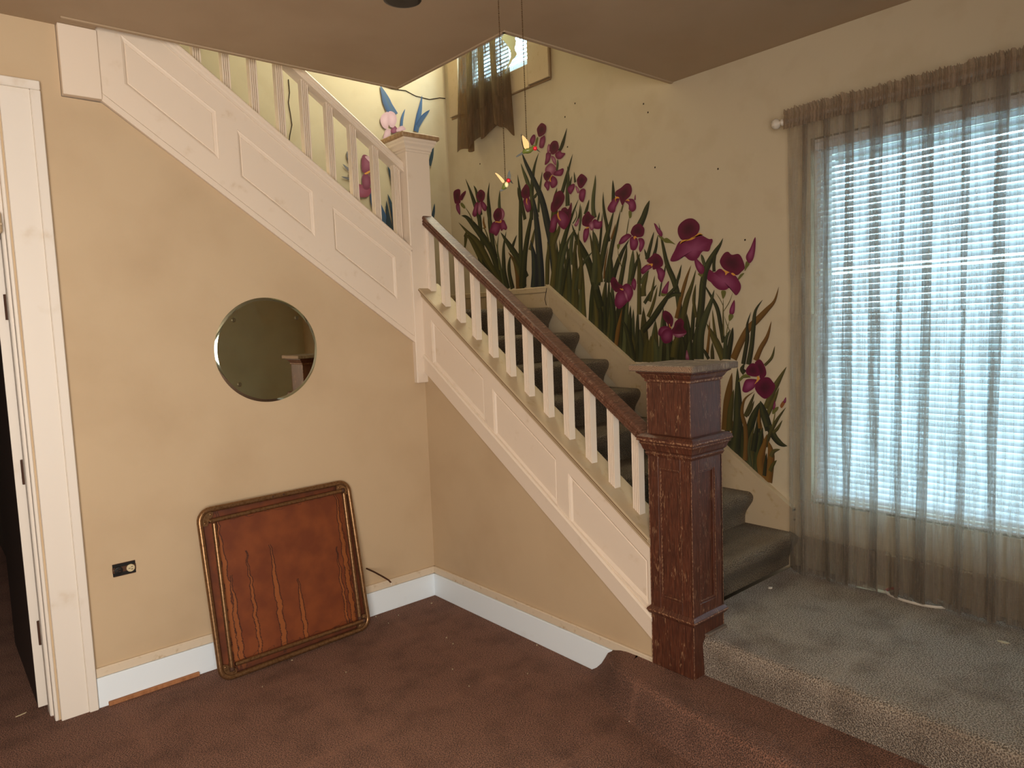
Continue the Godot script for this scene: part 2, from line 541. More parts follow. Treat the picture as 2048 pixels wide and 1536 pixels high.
func build_shell() -> void:
	var st := sb()
	box(st, Vector3(-3.4, -0.15, ZC - 0.1), Vector3(5.4, 0.0, 8.2), 0.0)
	struct("floor", st, M.carpet)
	st = sb()
	var poly := PackedVector2Array()
	for p in [[0.9455, ZC], [5.3, ZC], [5.3, 8.2], [-3.3, 8.2], [-3.3, 1.49], [0.08, 1.49], [0.08, 0.133], [0.9455, 0.133]]:
		poly.append(Vector2(p[0], -p[1]))
	prism(st, poly, H, H + 0.26, Transform3D(FLAT, Vector3.ZERO))
	struct("ceiling", st, M.ceiling)
	# bead along the edges of the stair opening
	st = sb()
	box(st, Vector3(0.08, H - 0.006, 0.133), Vector3(0.1, H + 0.01, 1.615), 0.002)
	box(st, Vector3(0.08, H - 0.006, 0.133), Vector3(0.955, H + 0.01, 0.15), 0.002)
	box(st, Vector3(0.94, H - 0.006, ZC), Vector3(0.96, H + 0.01, 0.15), 0.002)
	struct("trim_1", st, M.ceiling)
	# wall with the mirror
	st = sb()
	poly = PackedVector2Array()
	for p in [[-0.1, -0.02], [-0.1, 1.40], [0.0, 1.40], [1.48, 2.468], [1.62, 2.47], [1.62, H], [8.1, H], [8.1, -0.02], [2.75, -0.02], [2.75, 2.38], [1.84, 2.38], [1.84, -0.02]]:
		poly.append(Vector2(-p[0], p[1]))
	prism(st, poly, -0.1, 0.0, Transform3D(TO_X, Vector3.ZERO))
	struct("wall_left", st, M.tan)
	st = sb()
	poly = PackedVector2Array([Vector2(0, -0.02), Vector2(0, 1.29), Vector2(1.6, 0.235), Vector2(1.6, -0.02)])
	prism(st, poly, -0.1, 0.0)
	struct("wall_under_stairs", st, M.tan)
	st = sb()
	holed_wall(st, XD - 0.14, -0.1, 5.4, 5.5, ZC - 0.14, ZC, [[1.70, 0.62, 2.82, 2.29], [-0.88, 3.15, -0.145, 4.35]])
	struct("wall_back", st, M.cream)
	st = sb()
	box(st, Vector3(XD - 0.14, -0.1, ZC - 0.1), Vector3(XD, 5.5, 1.66), 0.0)
	box(st, Vector3(XD - 0.14, H + 0.26, 1.66), Vector3(XD, 5.5, 2.9), 0.0)
	struct("wall_landing", st, M.cream)
	st = sb()
	holed_wall(st, -8.2, -0.1, 1.1, H, -0.14, 0.0, [[-3.55, 0.72, -1.95, 2.3]], Transform3D(TO_X, Vector3(3.94, 0, 0)))
	struct("wall_right", st, M.olive_wall)
	st = sb()
	holed_wall(st, -3.4, -0.1, 5.4, H, 8.0, 8.14, [])
	struct("wall_front", st, M.olive_wall)
	# the dark room past the door
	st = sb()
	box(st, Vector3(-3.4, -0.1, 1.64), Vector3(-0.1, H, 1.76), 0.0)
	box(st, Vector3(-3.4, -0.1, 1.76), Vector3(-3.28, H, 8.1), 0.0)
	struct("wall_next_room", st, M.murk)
	# upper storey round the stair well
	st = sb()
	box(st, Vector3(XD, H + 0.26, 2.7), Vector3(2.5, 5.5, 2.84), 0.0)
	box(st, Vector3(2.4, H + 0.26, ZC), Vector3(2.54, 5.5, 2.8), 0.0)
	box(st, Vector3(XD - 0.14, 5.4, ZC - 0.1), Vector3(2.54, 5.55, 2.84), 0.0)
	struct("wall_upper", st, M.cream)
	# baseboards
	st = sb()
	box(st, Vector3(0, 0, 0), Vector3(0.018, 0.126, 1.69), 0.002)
	struct("baseboard_left", st, M.base_white_daylit)
	st = sb()
	box(st, Vector3(0, 0.127, 0), Vector3(0.014, 0.166, 1.69), 0.003)
	struct("cap", st, M.base_cap, get_node("baseboard_left"))
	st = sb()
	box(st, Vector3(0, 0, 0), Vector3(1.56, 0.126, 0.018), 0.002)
	struct("baseboard_under_stairs", st, M.base_white_daylit)
	st = sb()
	box(st, Vector3(0, 0.127, 0), Vector3(1.56, 0.166, 0.014), 0.003)
	struct("cap", st, M.base_cap, get_node("baseboard_under_stairs"))
	st = sb()
	box(st, Vector3(XD, LAND, ZC), Vector3(-0.03, LAND + 0.095, ZC + 0.018), 0.002)
	box(st, Vector3(XD, LAND + 0.096, ZC), Vector3(-0.03, LAND + 0.136, ZC + 0.024), 0.006)
	box(st, Vector3(XD, LAND, ZC), Vector3(XD + 0.018, LAND + 0.135, -0.02), 0.002)
	struct("baseboard_landing", st, M.old_cream)
	# sloping skirting on the mural wall: board and moulding
	st = sb()
	poly = PackedVector2Array([Vector2(-0.03, LAND), Vector2(-0.03, 1.690), Vector2(1.622, 0.53), Vector2(1.622, PLAT - 0.02), Vector2(1.5, PLAT - 0.02)])
	prism(st, poly, ZC - 0.01, ZC + 0.016)
	struct("baseboard_stairs", st, M.old_cream)
	st = sb()
	poly = PackedVector2Array([Vector2(-0.03, 1.685), Vector2(-0.03, 1.742), Vector2(1.622, 0.578), Vector2(1.622, 0.523)])
	prism(st, poly, ZC - 0.01, ZC + 0.026)
	poly = PackedVector2Array([Vector2(-0.03, 1.735), Vector2(-0.03, 1.752), Vector2(1.622, 0.588), Vector2(1.622, 0.571)])
	prism(st, poly, ZC - 0.01, ZC + 0.034)
	struct("moulding", st, M.old_cream, get_node("baseboard_stairs"))
	st = sb()
	tube(st, [Vector3(-0.022, 1.75, ZC + 0.0265), Vector3(-0.034, 1.71, ZC + 0.0265), Vector3(-0.05, 1.66, ZC + 0.0265), Vector3(-0.045, 1.62, ZC + 0.02)], 0.0022, 5)
	struct("crack", st, M.crack, get_node("baseboard_stairs"))
	st = sb()
	box(st, Vector3(2.0, PLAT, ZC), Vector3(3.8, PLAT + 0.15, ZC + 0.016), 0.003)
	struct("baseboard_window", st, M.old_cream)
	# cracks in the landing wall and on the window wall
	st = sb()
	var line := []
	for p in [[-0.40, 3.18], [-0.55, 3.165], [-0.66, 3.172], [-0.74, 3.150], [-0.86, 3.145], [-0.95, 3.172], [-1.0, 3.176]]:
		line.append(Vector3(XD + 0.001, p[1], p[0]))
	tube(st, line, 0.003, 5)
	struct("crack", st, M.crack, get_node("wall_landing"))
	st = sb()
	line = []
	for p in [[0.202, 3.09], [0.200, 3.01], [0.212, 2.948], [0.204, 2.88], [0.198, 2.813], [0.216, 2.75], [0.225, 2.70]]:
		line.append(Vector3(XD + 0.001, p[1], p[0]))
	tube(st, line, 0.0025, 5)
	struct("crack", st, M.crack, get_node("wall_landing"))
	for p in [[1436, 338], [1287, 208], [1296, 225], [1490, 480], [1150, 207], [1130, 234], [1135, 294], [1310, 335], [960, 328]]:
		var ray := pixel_ray(p[0], p[1], 1.0) - EYE
		var at := EYE + ray * ((ZC - EYE.z) / ray.z)
		st = sb()
		box(st, at + Vector3(-0.004, -0.004, -0.002), at + Vector3(0.004, 0.005, 0.0012), 0.001)
		struct("nail_hole", st, M.crack, get_node("wall_back"))

func frame(st: SurfaceTool, x0: float, y0: float, x1: float, y1: float, w: float, z0: float, z1: float, xf := Transform3D()) -> void:
	box(st, Vector3(x0, y0, z0), Vector3(x0 + w, y1, z1), 0.002, xf)
	box(st, Vector3(x1 - w, y0, z0), Vector3(x1, y1, z1), 0.002, xf)
	box(st, Vector3(x0 + w, y1 - w, z0), Vector3(x1 - w, y1, z1), 0.002, xf)
	box(st, Vector3(x0 + w, y0, z0), Vector3(x1 - w, y0 + w, z1), 0.002, xf)

func sash_window(called: String, x0: float, y0: float, x1: float, y1: float, zc: float, mid: float, xf: Transform3D) -> Node3D:
	var w := struct_node(called)
	var st := sb()
	frame(st, x0, y0, x1, y1, 0.03, zc - 0.05, zc + 0.05, xf)
	put("window_frame", st, M.casing, w)
	for s in (2 if mid > 0.0 else 1):
		var a := y0 + 0.03 if s == 0 else mid - 0.02
		var b := mid + 0.02 if s == 0 and mid > 0.0 else y1 - 0.03
		var z := zc + (0.015 if s == 0 else -0.025)
		st = sb()
		frame(st, x0 + 0.03, a, x1 - 0.03, b, 0.042, z - 0.017, z + 0.017, xf)
		var sash := put("sash", st, M.casing, w)
		st = sb()
		box(st, Vector3(x0 + 0.07, a + 0.04, z - 0.002), Vector3(x1 - 0.07, b - 0.04, z + 0.002), 0.0002, xf)
		var pane := put("pane", st, M.vinyl if called == "window_3" else M.glass, sash)  # milky pane in the unseen window_3, added to hold back sky light
		pane.position = Vector3.ZERO
	return w

func slat_mesh(width: float, length: float, tilt: float) -> Mesh:
	var st := sb()
	var rows := []
	for i in 5:
		var t := (i / 4.0 - 0.5) * width
		var crown := 0.0018 * (1.0 - pow(2.0 * t / width, 2.0))
		var p := Vector3(0, crown, t).rotated(Vector3.RIGHT, tilt)
		rows.append(PackedVector3Array([p + Vector3(-length / 2, 0, 0), p + Vector3(0, 0, 0), p + Vector3(length / 2, 0, 0)]))
	grid(st, rows)
	var me := st.commit()
	me.surface_set_material(0, M.vinyl)
	return me

func blind(label: String, x0: float, x1: float, top: float, bottom: float, z: float, pitch: float, width: float, tilt: float) -> void:
	var b := thing("venetian_blind", label, "blind", Vector3((x0 + x1) / 2, bottom, z))
	var st := sb()
	box(st, Vector3(x0, top, z - 0.016), Vector3(x1, top + 0.035, z + 0.016), 0.003)
	put("head_rail", st, M.vinyl, b)
	st = sb()
	box(st, Vector3(x0, bottom - 0.012, z - 0.012), Vector3(x1, bottom, z + 0.012), 0.003)
	put("bottom_rail", st, M.vinyl, b)
	var me := slat_mesh(width, x1 - x0 - 0.01, tilt)
	var n := int((top - bottom - 0.02) / pitch)
	for i in n:
		var s := MeshInstance3D.new()
		s.mesh = me
		s.name = "slat"
		b.add_child(s, true)
		s.position = Vector3(0, top - 0.018 - i * pitch - bottom, 0)
		s.rotation.z = sin(i * 12.9) * 0.0012
		s.rotation.x = sin(i * 7.7) * 0.05 + (-0.5 if i == 20 else 0.0)
	for k in 3:
		st = sb()
		var x: float = lerpf(x0 + 0.15, x1 - 0.15, k / 2.0)
		tube(st, [Vector3(x, top, z + width * 0.36), Vector3(x, bottom, z + width * 0.36)], 0.0008, 5)
		put("ladder_cord", st, M.vinyl, b)

func build_windows() -> void:
	sash_window("window_1", 1.70, 0.62, 2.82, 2.29, ZC - 0.085, -1.0, Transform3D())
	blind("white venetian blind behind the sheer curtain of the large window", 1.715, 2.80, 2.235, 0.64, ZC - 0.02, 0.0262, 0.0275, 0.98)
	sash_window("window_2", -0.88, 3.15, -0.145, 4.35, ZC - 0.09, 3.75, Transform3D())
	blind("bright white venetian blind in the small window above the stair landing", -0.865, -0.16, 4.29, 3.165, ZC - 0.022, 0.025, 0.027, 0.9)
	var st := sb()
	box(st, Vector3(-1.0, 3.02, ZC), Vector3(-0.88, 4.5, ZC + 0.02), 0.002)
	box(st, Vector3(-0.145, 3.02, ZC), Vector3(0.046, 4.5, ZC + 0.02), 0.002)
	box(st, Vector3(-0.88, 4.35, ZC), Vector3(-0.145, 4.5, ZC + 0.02), 0.002)
	box(st, Vector3(-0.88, 3.01, ZC), Vector3(-0.145, 3.15, ZC + 0.02), 0.002)
	var cs := put("casing", st, M.old_cream, get_node("window_2"))
	st = sb()
	box(st, Vector3(-0.995, 3.004, ZC), Vector3(0.05, 3.018, ZC + 0.006), 0.001)
	box(st, Vector3(0.047, 3.01, ZC), Vector3(0.055, 4.5, ZC + 0.006), 0.001)
	put("gap", st, M.worn_line, cs)
	# the window beside the camera
	sash_window("window_3", -3.55, 0.72, -1.95, 2.3, -0.08, 1.5, Transform3D(TO_X, Vector3(3.94, 0, 0)))

func build_outside() -> void:
	var st := sb()
	box(st, Vector3(-30, -0.8, -40), Vector3(34, -0.6, ZC - 0.14), 0.0)
	box(st, Vector3(-30, -0.8, 8.14), Vector3(34, -0.6, 36), 0.0)
	var lawn := put("lawn", st, M.grass)
	lawn.set_meta("kind", "structure")
	st = sb()
	box(st, Vector3(1.0, 2.44, ZC - 1.35), Vector3(5.4, 2.6, ZC - 0.14), 0.0)  # unseen roof eave, added to keep sky light off the upper slats
	struct("shading_eave", st, M.murk)
	st = sb()
	box(st, Vector3(0.4, -0.6, ZC - 2.3), Vector3(6.0, 0.52, ZC - 2.15), 0.01)
	struct("porch_wall", st, M.stucco)

func build_door() -> void:
	var d := struct_node("door_1")
	var st := sb()
	for s in [-1.0, 1.0]:      # right-hand and (out of view) left-hand casing
		var e := 1.823 if s < 0 else 2.767
		var band_lo := minf(e + s * 0.097, e + s * 0.131)
		var face_lo := minf(e, e + s * 0.097)
		box(st, Vector3(0, 0, face_lo), Vector3(0.02, 2.474, face_lo + 0.0965), 0.002)
		box(st, Vector3(0, 0, band_lo), Vector3(0.03, 2.4735, band_lo + 0.034), 0.003)
	box(st, Vector3(0, 2.38, 1.823), Vector3(0.02, 2.474, 2.767), 0.002)
	box(st, Vector3(0, 2.474, 1.692), Vector3(0.03, 2.508, 2.898), 0.003)
	put("casing", st, M.casing, d)
	st = sb()
	box(st, Vector3(-0.035, 0, 1.829), Vector3(0.004, 2.38, 1.842), 0.003)
	box(st, Vector3(-0.115, 0, 1.836), Vector3(-0.052, 2.38, 1.852), 0.006)
	box(st, Vector3(-0.115, 0, 2.74), Vector3(0.004, 2.38, 2.762), 0.003)
	put("jamb", st, M.casing, d)
	st = sb()
	box(st, Vector3(-0.105, 1.935, 1.85), Vector3(-0.02, 2.015, 2.745), 0.006)
	box(st, Vector3(-0.02, 1.962, 1.85), Vector3(-0.008, 1.972, 2.745), 0.002)
	put("transom_bar", st, M.old_cream, d)
	st = sb()
	box(st, Vector3(-0.075, 2.015, 1.85), Vector3(-0.055, 2.36, 2.745), 0.002)
	put("transom_panel", st, M.old_cream, d)
	st = sb()
	box(st, Vector3(-0.98, 0.012, 1.846), Vector3(-0.153, 1.925, 1.881), 0.001)
	var leaf := put("door_leaf", st, M.door_dark, d)
	st = sb()
	box(st, Vector3(-0.153, 0.012, 1.846), Vector3(-0.150, 1.925, 1.881), 0.001)
	put("door_edge", st, M.casing, leaf, "white painted edge").position = Vector3.ZERO
	for y in [0.33, 1.0, 1.66]:
		st = sb()
		tube(st, [Vector3(-0.132, y - 0.05, 1.853), Vector3(-0.132, y + 0.05, 1.853)], 0.006, 10)
		box(st, Vector3(-0.15, y - 0.045, 1.851), Vector3(-0.118, y + 0.045, 1.854), 0.0005)
		put("hinge", st, M.rust, leaf)

# ---------------------------------------------------------------- stairs
func nosed(st: SurfaceTool, x_nose: float, y: float, x_back: float, y_low: float, z0: float, z1: float) -> void:
	var p := PackedVector2Array()
	p.append(Vector2(x_back, y_low))
	p.append(Vector2(x_back, y))
	for k in 9:
		var a := PI / 2 - k * PI / 2 / 8.0
		p.append(Vector2(x_nose - 0.03 + cos(a) * 0.03, y - 0.026 + sin(a) * 0.026))
	for e in [[0.0, 0.034], [-0.004, 0.047], [-0.014, 0.064], [-0.028, 0.084], [-0.040, 0.105], [-0.046, 0.128], [-0.046, 0.15]]:
		if y - e[1] > y_low:
			p.append(Vector2(x_nose + e[0], y - e[1]))
	p.append(Vector2(x_nose - 0.046, y_low))
	prism(st, p, z0, z1)

func build_stairs() -> void:
	# lower flight and landing: one carpeted run
	var s := thing("staircase", "lower flight of stairs in worn brown carpet below the iris mural", "stairs", Vector3(0.8, PLAT, -0.55))
	for k in range(1, 8):
		var st := sb()
		nosed(st, 1.643 - RUN * (k - 1), PLAT + RISE * k, 1.643 - RUN * k - 0.045, PLAT + RISE * (k - 1) - 0.0, ZC + 0.017, -0.107)
		put("tread", st, M.carpet_stair, s)
	var st := sb()
	nosed(st, 1.643 - RUN * 7, LAND, XD + 0.012, LAND - RISE, ZC + 0.012, -0.06)
	put("landing", st, M.carpet_stair, s)
	var up := thing("staircase", "upper flight of stairs rising behind the panelled white stringer", "stairs", Vector3(-0.55, LAND, 0.6))
	for k in range(1, 9):
		st = sb()
		box(st, Vector3(XD + 0.01, LAND + 0.174 * (k - 1) - 0.04, 0.0 + 0.24 * (k - 1)), Vector3(-0.09, LAND + 0.174 * k, 0.24 * k + 0.02), 0.012)
		put("tread", st, M.carpet_stair, up)
	# platform under the window
	st = sb()
	var p := PackedVector2Array()
	var zn := -0.036
	p.append(Vector2(-ZC, 0.01))
	p.append(Vector2(-ZC, PLAT))
	for k in 9:
		var a := PI / 2 - k * PI / 2 / 8.0
		p.append(Vector2(-(zn - 0.035 + cos(a) * 0.035), PLAT - 0.03 + sin(a) * 0.03))
	p.append(Vector2(0.040, 0.22))
	p.append(Vector2(0.045, 0.15))
	p.append(Vector2(0.045, 0.01))
	prism(st, p, 1.62, 3.79, Transform3D(Basis(Vector3(0, 0, -1), Vector3(0, 1, 0), Vector3(1, 0, 0)), Vector3.ZERO))
	tag(put("carpeted_platform", st, M.carpet_platform_lit), "raised carpeted platform under the curtained window, two steps above the floor", "platform")
	# the first step, its end rounded off in front of the newel
	var foot := [Vector2(1.215, 0.0), Vector2(1.24, 0.04), Vector2(1.31, 0.092), Vector2(1.41, 0.155), Vector2(1.51, 0.192), Vector2(1.62, 0.216), Vector2(1.94, 0.256), Vector2(2.7, 0.30), Vector2(3.6, 0.33), Vector2(3.79, 0.35)]
	var rim := [Vector2(1.405, -0.03), Vector2(1.42, 0.02), Vector2(1.45, 0.075), Vector2(1.51, 0.125), Vector2(1.575, 0.152), Vector2(1.66, 0.172), Vector2(1.94, 0.208), Vector2(2.7, 0.255), Vector2(3.6, 0.285), Vector2(3.79, 0.305)]
	var a := smooth(foot, 6)
	var b := smooth(rim, 6)
	var rows := []
	for lv in [[0.0, 0.0], [0.02, 0.15], [0.05, 0.3], [0.085, 0.42], [0.11, 0.5], [0.13, 0.65], [0.142, 0.85], [0.148, 1.05], [0.15, 1.35]]:
		var line := PackedVector3Array()
		for i in a.size():
			var q := a[i].lerp(b[i], lv[1])
			line.append(Vector3(q.x, lv[0], q.y))
		rows.append(line)
	var back := PackedVector3Array()
	for i in a.size():
		back.append(Vector3(maxf(b[i].x, 1.43), 0.15, -0.06))
	rows.append(back)
	st = sb()
	grid(st, rows)
	tag(put("carpeted_step", st, M.carpet), "low carpeted first step with a rounded end in front of the brown newel", "step")

# board in a local plane with raked panels; top and bottom are lines [y at 0, slope]; panels are [s0, y_top0, y_bot0, s1, y_top1, y_bot1]
func panelled_board(parent: Node3D, s0: float, s1: float, top: Array, bot: Array, z: float, back: float, panels: Array, xf: Transform3D, material: Material) -> void:
	var st := sb()
	var n := xf.basis * Vector3(0, 0, 1)
	var cut := [[s0, top[0] + top[1] * s0, bot[0] + bot[1] * s0]]
	var at := func(s: float, y: float, d: float) -> Vector3: return xf * Vector3(s, y, d)
	var prev := s0
	for p in panels + [[s1]]:
		var e: float = p[0]
		quad(st, at.call(prev, bot[0] + bot[1] * prev, z), at.call(e, bot[0] + bot[1] * e, z), at.call(e, top[0] + top[1] * e, z), at.call(prev, top[0] + top[1] * prev, z), n)
		if p.size() > 1:
			var f: float = p[3]
			quad(st, at.call(e, p[1], z), at.call(f, p[4], z), at.call(f, top[0] + top[1] * f, z), at.call(e, top[0] + top[1] * e, z), n)
			quad(st, at.call(e, bot[0] + bot[1] * e, z), at.call(f, bot[0] + bot[1] * f, z), at.call(f, p[5], z), at.call(e, p[2], z), n)
			prev = f
	quad(st, at.call(s0, top[0] + top[1] * s0, z), at.call(s1, top[0] + top[1] * s1, z), at.call(s1, top[0] + top[1] * s1, back), at.call(s0, top[0] + top[1] * s0, back), xf.basis * Vector3.UP)
	quad(st, at.call(s0, bot[0] + bot[1] * s0, z), at.call(s1, bot[0] + bot[1] * s1, z), at.call(s1, bot[0] + bot[1] * s1, back), at.call(s0, bot[0] + bot[1] * s0, back), xf.basis * Vector3.DOWN)
	quad(st, at.call(s0, bot[0] + bot[1] * s0, back), at.call(s1, bot[0] + bot[1] * s1, back), at.call(s1, top[0] + top[1] * s1, back), at.call(s0, top[0] + top[1] * s0, back), -n)
	for s in [s0, s1]:
		quad(st, at.call(s, bot[0] + bot[1] * s, z), at.call(s, top[0] + top[1] * s, z), at.call(s, top[0] + top[1] * s, back), at.call(s, bot[0] + bot[1] * s, back), xf.basis * Vector3(-1 if s == s0 else 1, 0, 0))
	var board := put("stringer", st, material, parent)
	for p in panels:
		st = sb()
		var o := [Vector2(p[0], p[2]), Vector2(p[3], p[5]), Vector2(p[3], p[4]), Vector2(p[0], p[1])]
		var k1 := inset(o, 0.006)
		var k2 := inset(o, 0.014)
		var k3 := inset(o, 0.017)
		var loops := [[o, z], [o, z - 0.004], [k1, z - 0.006], [k2, z - 0.013], [k3, z - 0.010]]
		for i in loops.size() - 1:
			for c in 4:
				var a: Vector2 = loops[i][0][c]
				var b: Vector2 = loops[i][0][(c + 1) % 4]
				var a2: Vector2 = loops[i + 1][0][c]
				var b2: Vector2 = loops[i + 1][0][(c + 1) % 4]
				quad(st, at.call(a.x, a.y, loops[i][1]), at.call(b.x, b.y, loops[i][1]), at.call(b2.x, b2.y, loops[i + 1][1]), at.call(a2.x, a2.y, loops[i + 1][1]), n + xf.basis * Vector3((a2 - a).x, (a2 - a).y, 0) * 5.0)
		quad(st, at.call(k3[0].x, k3[0].y, z - 0.010), at.call(k3[1].x, k3[1].y, z - 0.010), at.call(k3[2].x, k3[2].y, z - 0.010), at.call(k3[3].x, k3[3].y, z - 0.010), n)
		var q := put("panel", st, material, board)
		q.position = Vector3.ZERO

func inset(o: Array, d: float) -> Array:
	var out := []
	for i in o.size():
		var a: Vector2 = o[(i - 1 + o.size()) % o.size()]
		var b: Vector2 = o[i]
		var c: Vector2 = o[(i + 1) % o.size()]
		var e1 := (b - a).normalized()
		var e2 := (c - b).normalized()
		var n1 := Vector2(-e1.y, e1.x)
		var n2 := Vector2(-e2.y, e2.x)
		var m := (n1 + n2) / (1.0 + n1.dot(n2))
		out.append(b + m * d)
	return out

# bar with a profile in its own yz plane, from s0 to s1 along its own x, laid on a line; ends cut upright
func raked_bar(st: SurfaceTool, prof: PackedVector2Array, s0: float, y0: float, s1: float, y1: float, xf: Transform3D) -> void:
	# prof: x is depth (local z), y is height
	var q := prof.duplicate()
	if Geometry2D.is_polygon_clockwise(q):
		q.reverse()
	for i in q.size():
		var a := q[i]
		var b := q[(i + 1) % q.size()]
		var d := b - a
		quad(st, xf * Vector3(s0, y0 + a.y, a.x), xf * Vector3(s1, y1 + a.y, a.x), xf * Vector3(s1, y1 + b.y, b.x), xf * Vector3(s0, y0 + b.y, b.x), xf.basis * Vector3(0, -d.x, d.y))
	var idx := Geometry2D.triangulate_polygon(q)
	for e in [[s0, y0, -1.0], [s1, y1, 1.0]]:
		for t in range(0, idx.size(), 3):
			tri(st, xf * Vector3(e[0], e[1] + q[idx[t]].y, q[idx[t]].x), xf * Vector3(e[0], e[1] + q[idx[t + 1]].y, q[idx[t + 1]].x), xf * Vector3(e[0], e[1] + q[idx[t + 2]].y, q[idx[t + 2]].x), xf.basis * Vector3(e[2], 0, 0))

# square baluster, its two faces across local z fluted; x runs along the flight
func baluster_shape(st: SurfaceTool, s: float, z: float, y0a: float, y0b: float, y1a: float, y1b: float, xf: Transform3D) -> void:
	var h := 0.0175
	var p := PackedVector2Array()
	for sgn in [1.0, -1.0]:
		for g in [-1.0, -0.62, -0.5, -0.38, -0.12, 0.0, 0.12, 0.38, 0.5, 0.62, 1.0]:
			var deep: float = 0.0035 if absf(absf(g) - 0.5) < 0.01 or absf(g) < 0.01 else 0.0
			p.append(Vector2(g * h * sgn, (h - deep) * sgn))
	# outline in plan, pulled up between the raked ends
	var n := p.size()
	for i in n:
		var a := p[i]
		var b := p[(i + 1) % n]
		var la := (a.x / h + 1.0) * 0.5
		var lb := (b.x / h + 1.0) * 0.5
		var d := b - a
		var nn := xf.basis * Vector3(d.y, 0, -d.x)
		if nn.dot(xf.basis * Vector3((a.x + b.x) * 0.5, 0, (a.y + b.y) * 0.5)) < 0.0:
			nn = -nn
		quad(st, xf * Vector3(s + a.x, lerpf(y0a, y0b, la), z + a.y), xf * Vector3(s + b.x, lerpf(y0a, y0b, lb), z + b.y), xf * Vector3(s + b.x, lerpf(y1a, y1b, lb), z + b.y), xf * Vector3(s + a.x, lerpf(y1a, y1b, la), z + a.y), nn)

# bare wood showing in the bottom of the flutes
func flutes(bal: Node3D, s: float, z: float, y0: float, y1: float, xf: Transform3D) -> void:
	var st := sb()
	for g in [-0.5, 0.0, 0.5]:
		box(st, Vector3(s + g * 0.0175 - 0.0011, y0, z + 0.0140), Vector3(s + g * 0.0175 + 0.0011, y1 + 0.005, z + 0.0156), 0.0002, xf)
	var f := put("flute", st, M.worn_line, bal)
	f.position = Vector3.ZERO
	f.set_meta("kind", "stuff")

func rounded_profile(w: float, h: float) -> PackedVector2Array:
	# moulded handrail section: flat crowned top, grooved sides
	var p := PackedVector2Array()
	for e in [[-1.0, 0.0], [-1.0, 0.16], [-0.93, 0.2], [-0.93, 0.26], [-1.0, 0.3], [-1.0, 0.46], [-0.9, 0.5], [-0.9, 0.56], [-1.0, 0.62], [-1.0, 0.8], [-0.9, 0.93], [-0.7, 1.0]]:
		p.append(Vector2(e[0] * w * 0.5, e[1] * h))
	var m := p.duplicate()
	for i in range(m.size() - 1, -1, -1):
		p.append(Vector2(-m[i].x, m[i].y))
	return p

func build_lower_balustrade() -> void:
	var b := thing("stair_balustrade", "lower white balustrade with a worn brown handrail between the two newels", "balustrade", Vector3(0.8, 0.6, -0.05))
	var id := Transform3D()
	panelled_board(b, 0.0, 1.60, [1.712, -0.6935], [1.290, -0.667], 0.012, -0.105,
		[[0.104, 1.552, 1.320, 0.537, 1.253, 1.034], [0.606, 1.203, 0.976, 1.038, 0.908, 0.688], [1.110, 0.856, 0.632, 1.542, 0.562, 0.379]], id, M.white_wood)
	var st := sb()
	raked_bar(st, PackedVector2Array([Vector2(0.01, 0.0), Vector2(0.020, 0.0), Vector2(0.020, 0.074), Vector2(0.026, 0.080), Vector2(0.026, 0.088), Vector2(0.019, 0.096), Vector2(0.01, 0.096)]), 0.03, 1.290 - 0.667 * 0.03, 1.565, 1.290 - 0.667 * 1.565, id)
	put("fascia", st, M.white_wood, b)
	st = sb()
	raked_bar(st, PackedVector2Array([Vector2(0.0, -0.035), Vector2(0.02, -0.035), Vector2(0.02, -0.022), Vector2(0.027, -0.016), Vector2(0.027, -0.010), Vector2(0.034, -0.004), Vector2(0.034, 0.003), Vector2(0.028, 0.008), Vector2(-0.125, 0.008), Vector2(-0.125, -0.03)]), -0.01, 1.737 - 0.6935 * -0.01, 1.565, 1.737 - 0.6935 * 1.565, id)
	put("shoe_rail", st, M.old_cream, b)
	st = sb()
	raked_bar(st, PackedVector2Array([Vector2(0.0335, -0.003), Vector2(0.0348, -0.003), Vector2(0.0348, 0.0025), Vector2(0.0335, 0.0025)]), -0.01, 1.737 - 0.6935 * -0.01, 1.56, 1.737 - 0.6935 * 1.56, id)
	raked_bar(st, PackedVector2Array([Vector2(0.0195, -0.0245), Vector2(0.0215, -0.0245), Vector2(0.0215, -0.022), Vector2(0.0195, -0.022)]), -0.01, 1.737 - 0.6935 * -0.01, 1.56, 1.737 - 0.6935 * 1.56, id)
	put("worn_edge", st, M.worn_line, b)
	for k in 12:
		var x := 0.038 + k * 0.1287
		st = sb()
		var yb := func(q: float) -> float: return 1.742 - 0.6935 * q
		var yt := func(q: float) -> float: return 2.108 - 0.7045 * (q + 0.014)
		baluster_shape(st, x, -0.05, yb.call(x - 0.0175), yb.call(x + 0.0175), yt.call(x - 0.0175), yt.call(x + 0.0175), id)
		var bal := put("baluster", st, M.white_wood, b)
		flutes(bal, x, -0.05, yb.call(x), yt.call(x), id)
	# handrail, built along its own slope so that the grain follows it
	var slope := atan(0.7045)
	var xf := Transform3D(Basis(Vector3(0, 0, 1), -slope), Vector3(-0.03, 2.110, -0.052))
	st = sb()
	var prof := rounded_profile(0.078, 0.04)
	var length := 1.60 / cos(slope)
	raked_bar(st, prof, 0.0, -0.002, length, -0.002, Transform3D())
	var rail := put("handrail", st, M.rail, b, "worn brown handrail with grooved sides")
	rail.transform = xf
	rail.position -= b.position
	st = sb()
	raked_bar(st, PackedVector2Array([Vector2(-0.030, 0.037), Vector2(0.030, 0.037), Vector2(0.0275, 0.0392), Vector2(-0.0275, 0.0392)]), 0.001, -0.002, length, -0.002, Transform3D())
	var rtop := put("rail_top", st, M.rail_top, rail, "paler worn top of the rail")
	rtop.position = Vector3.ZERO

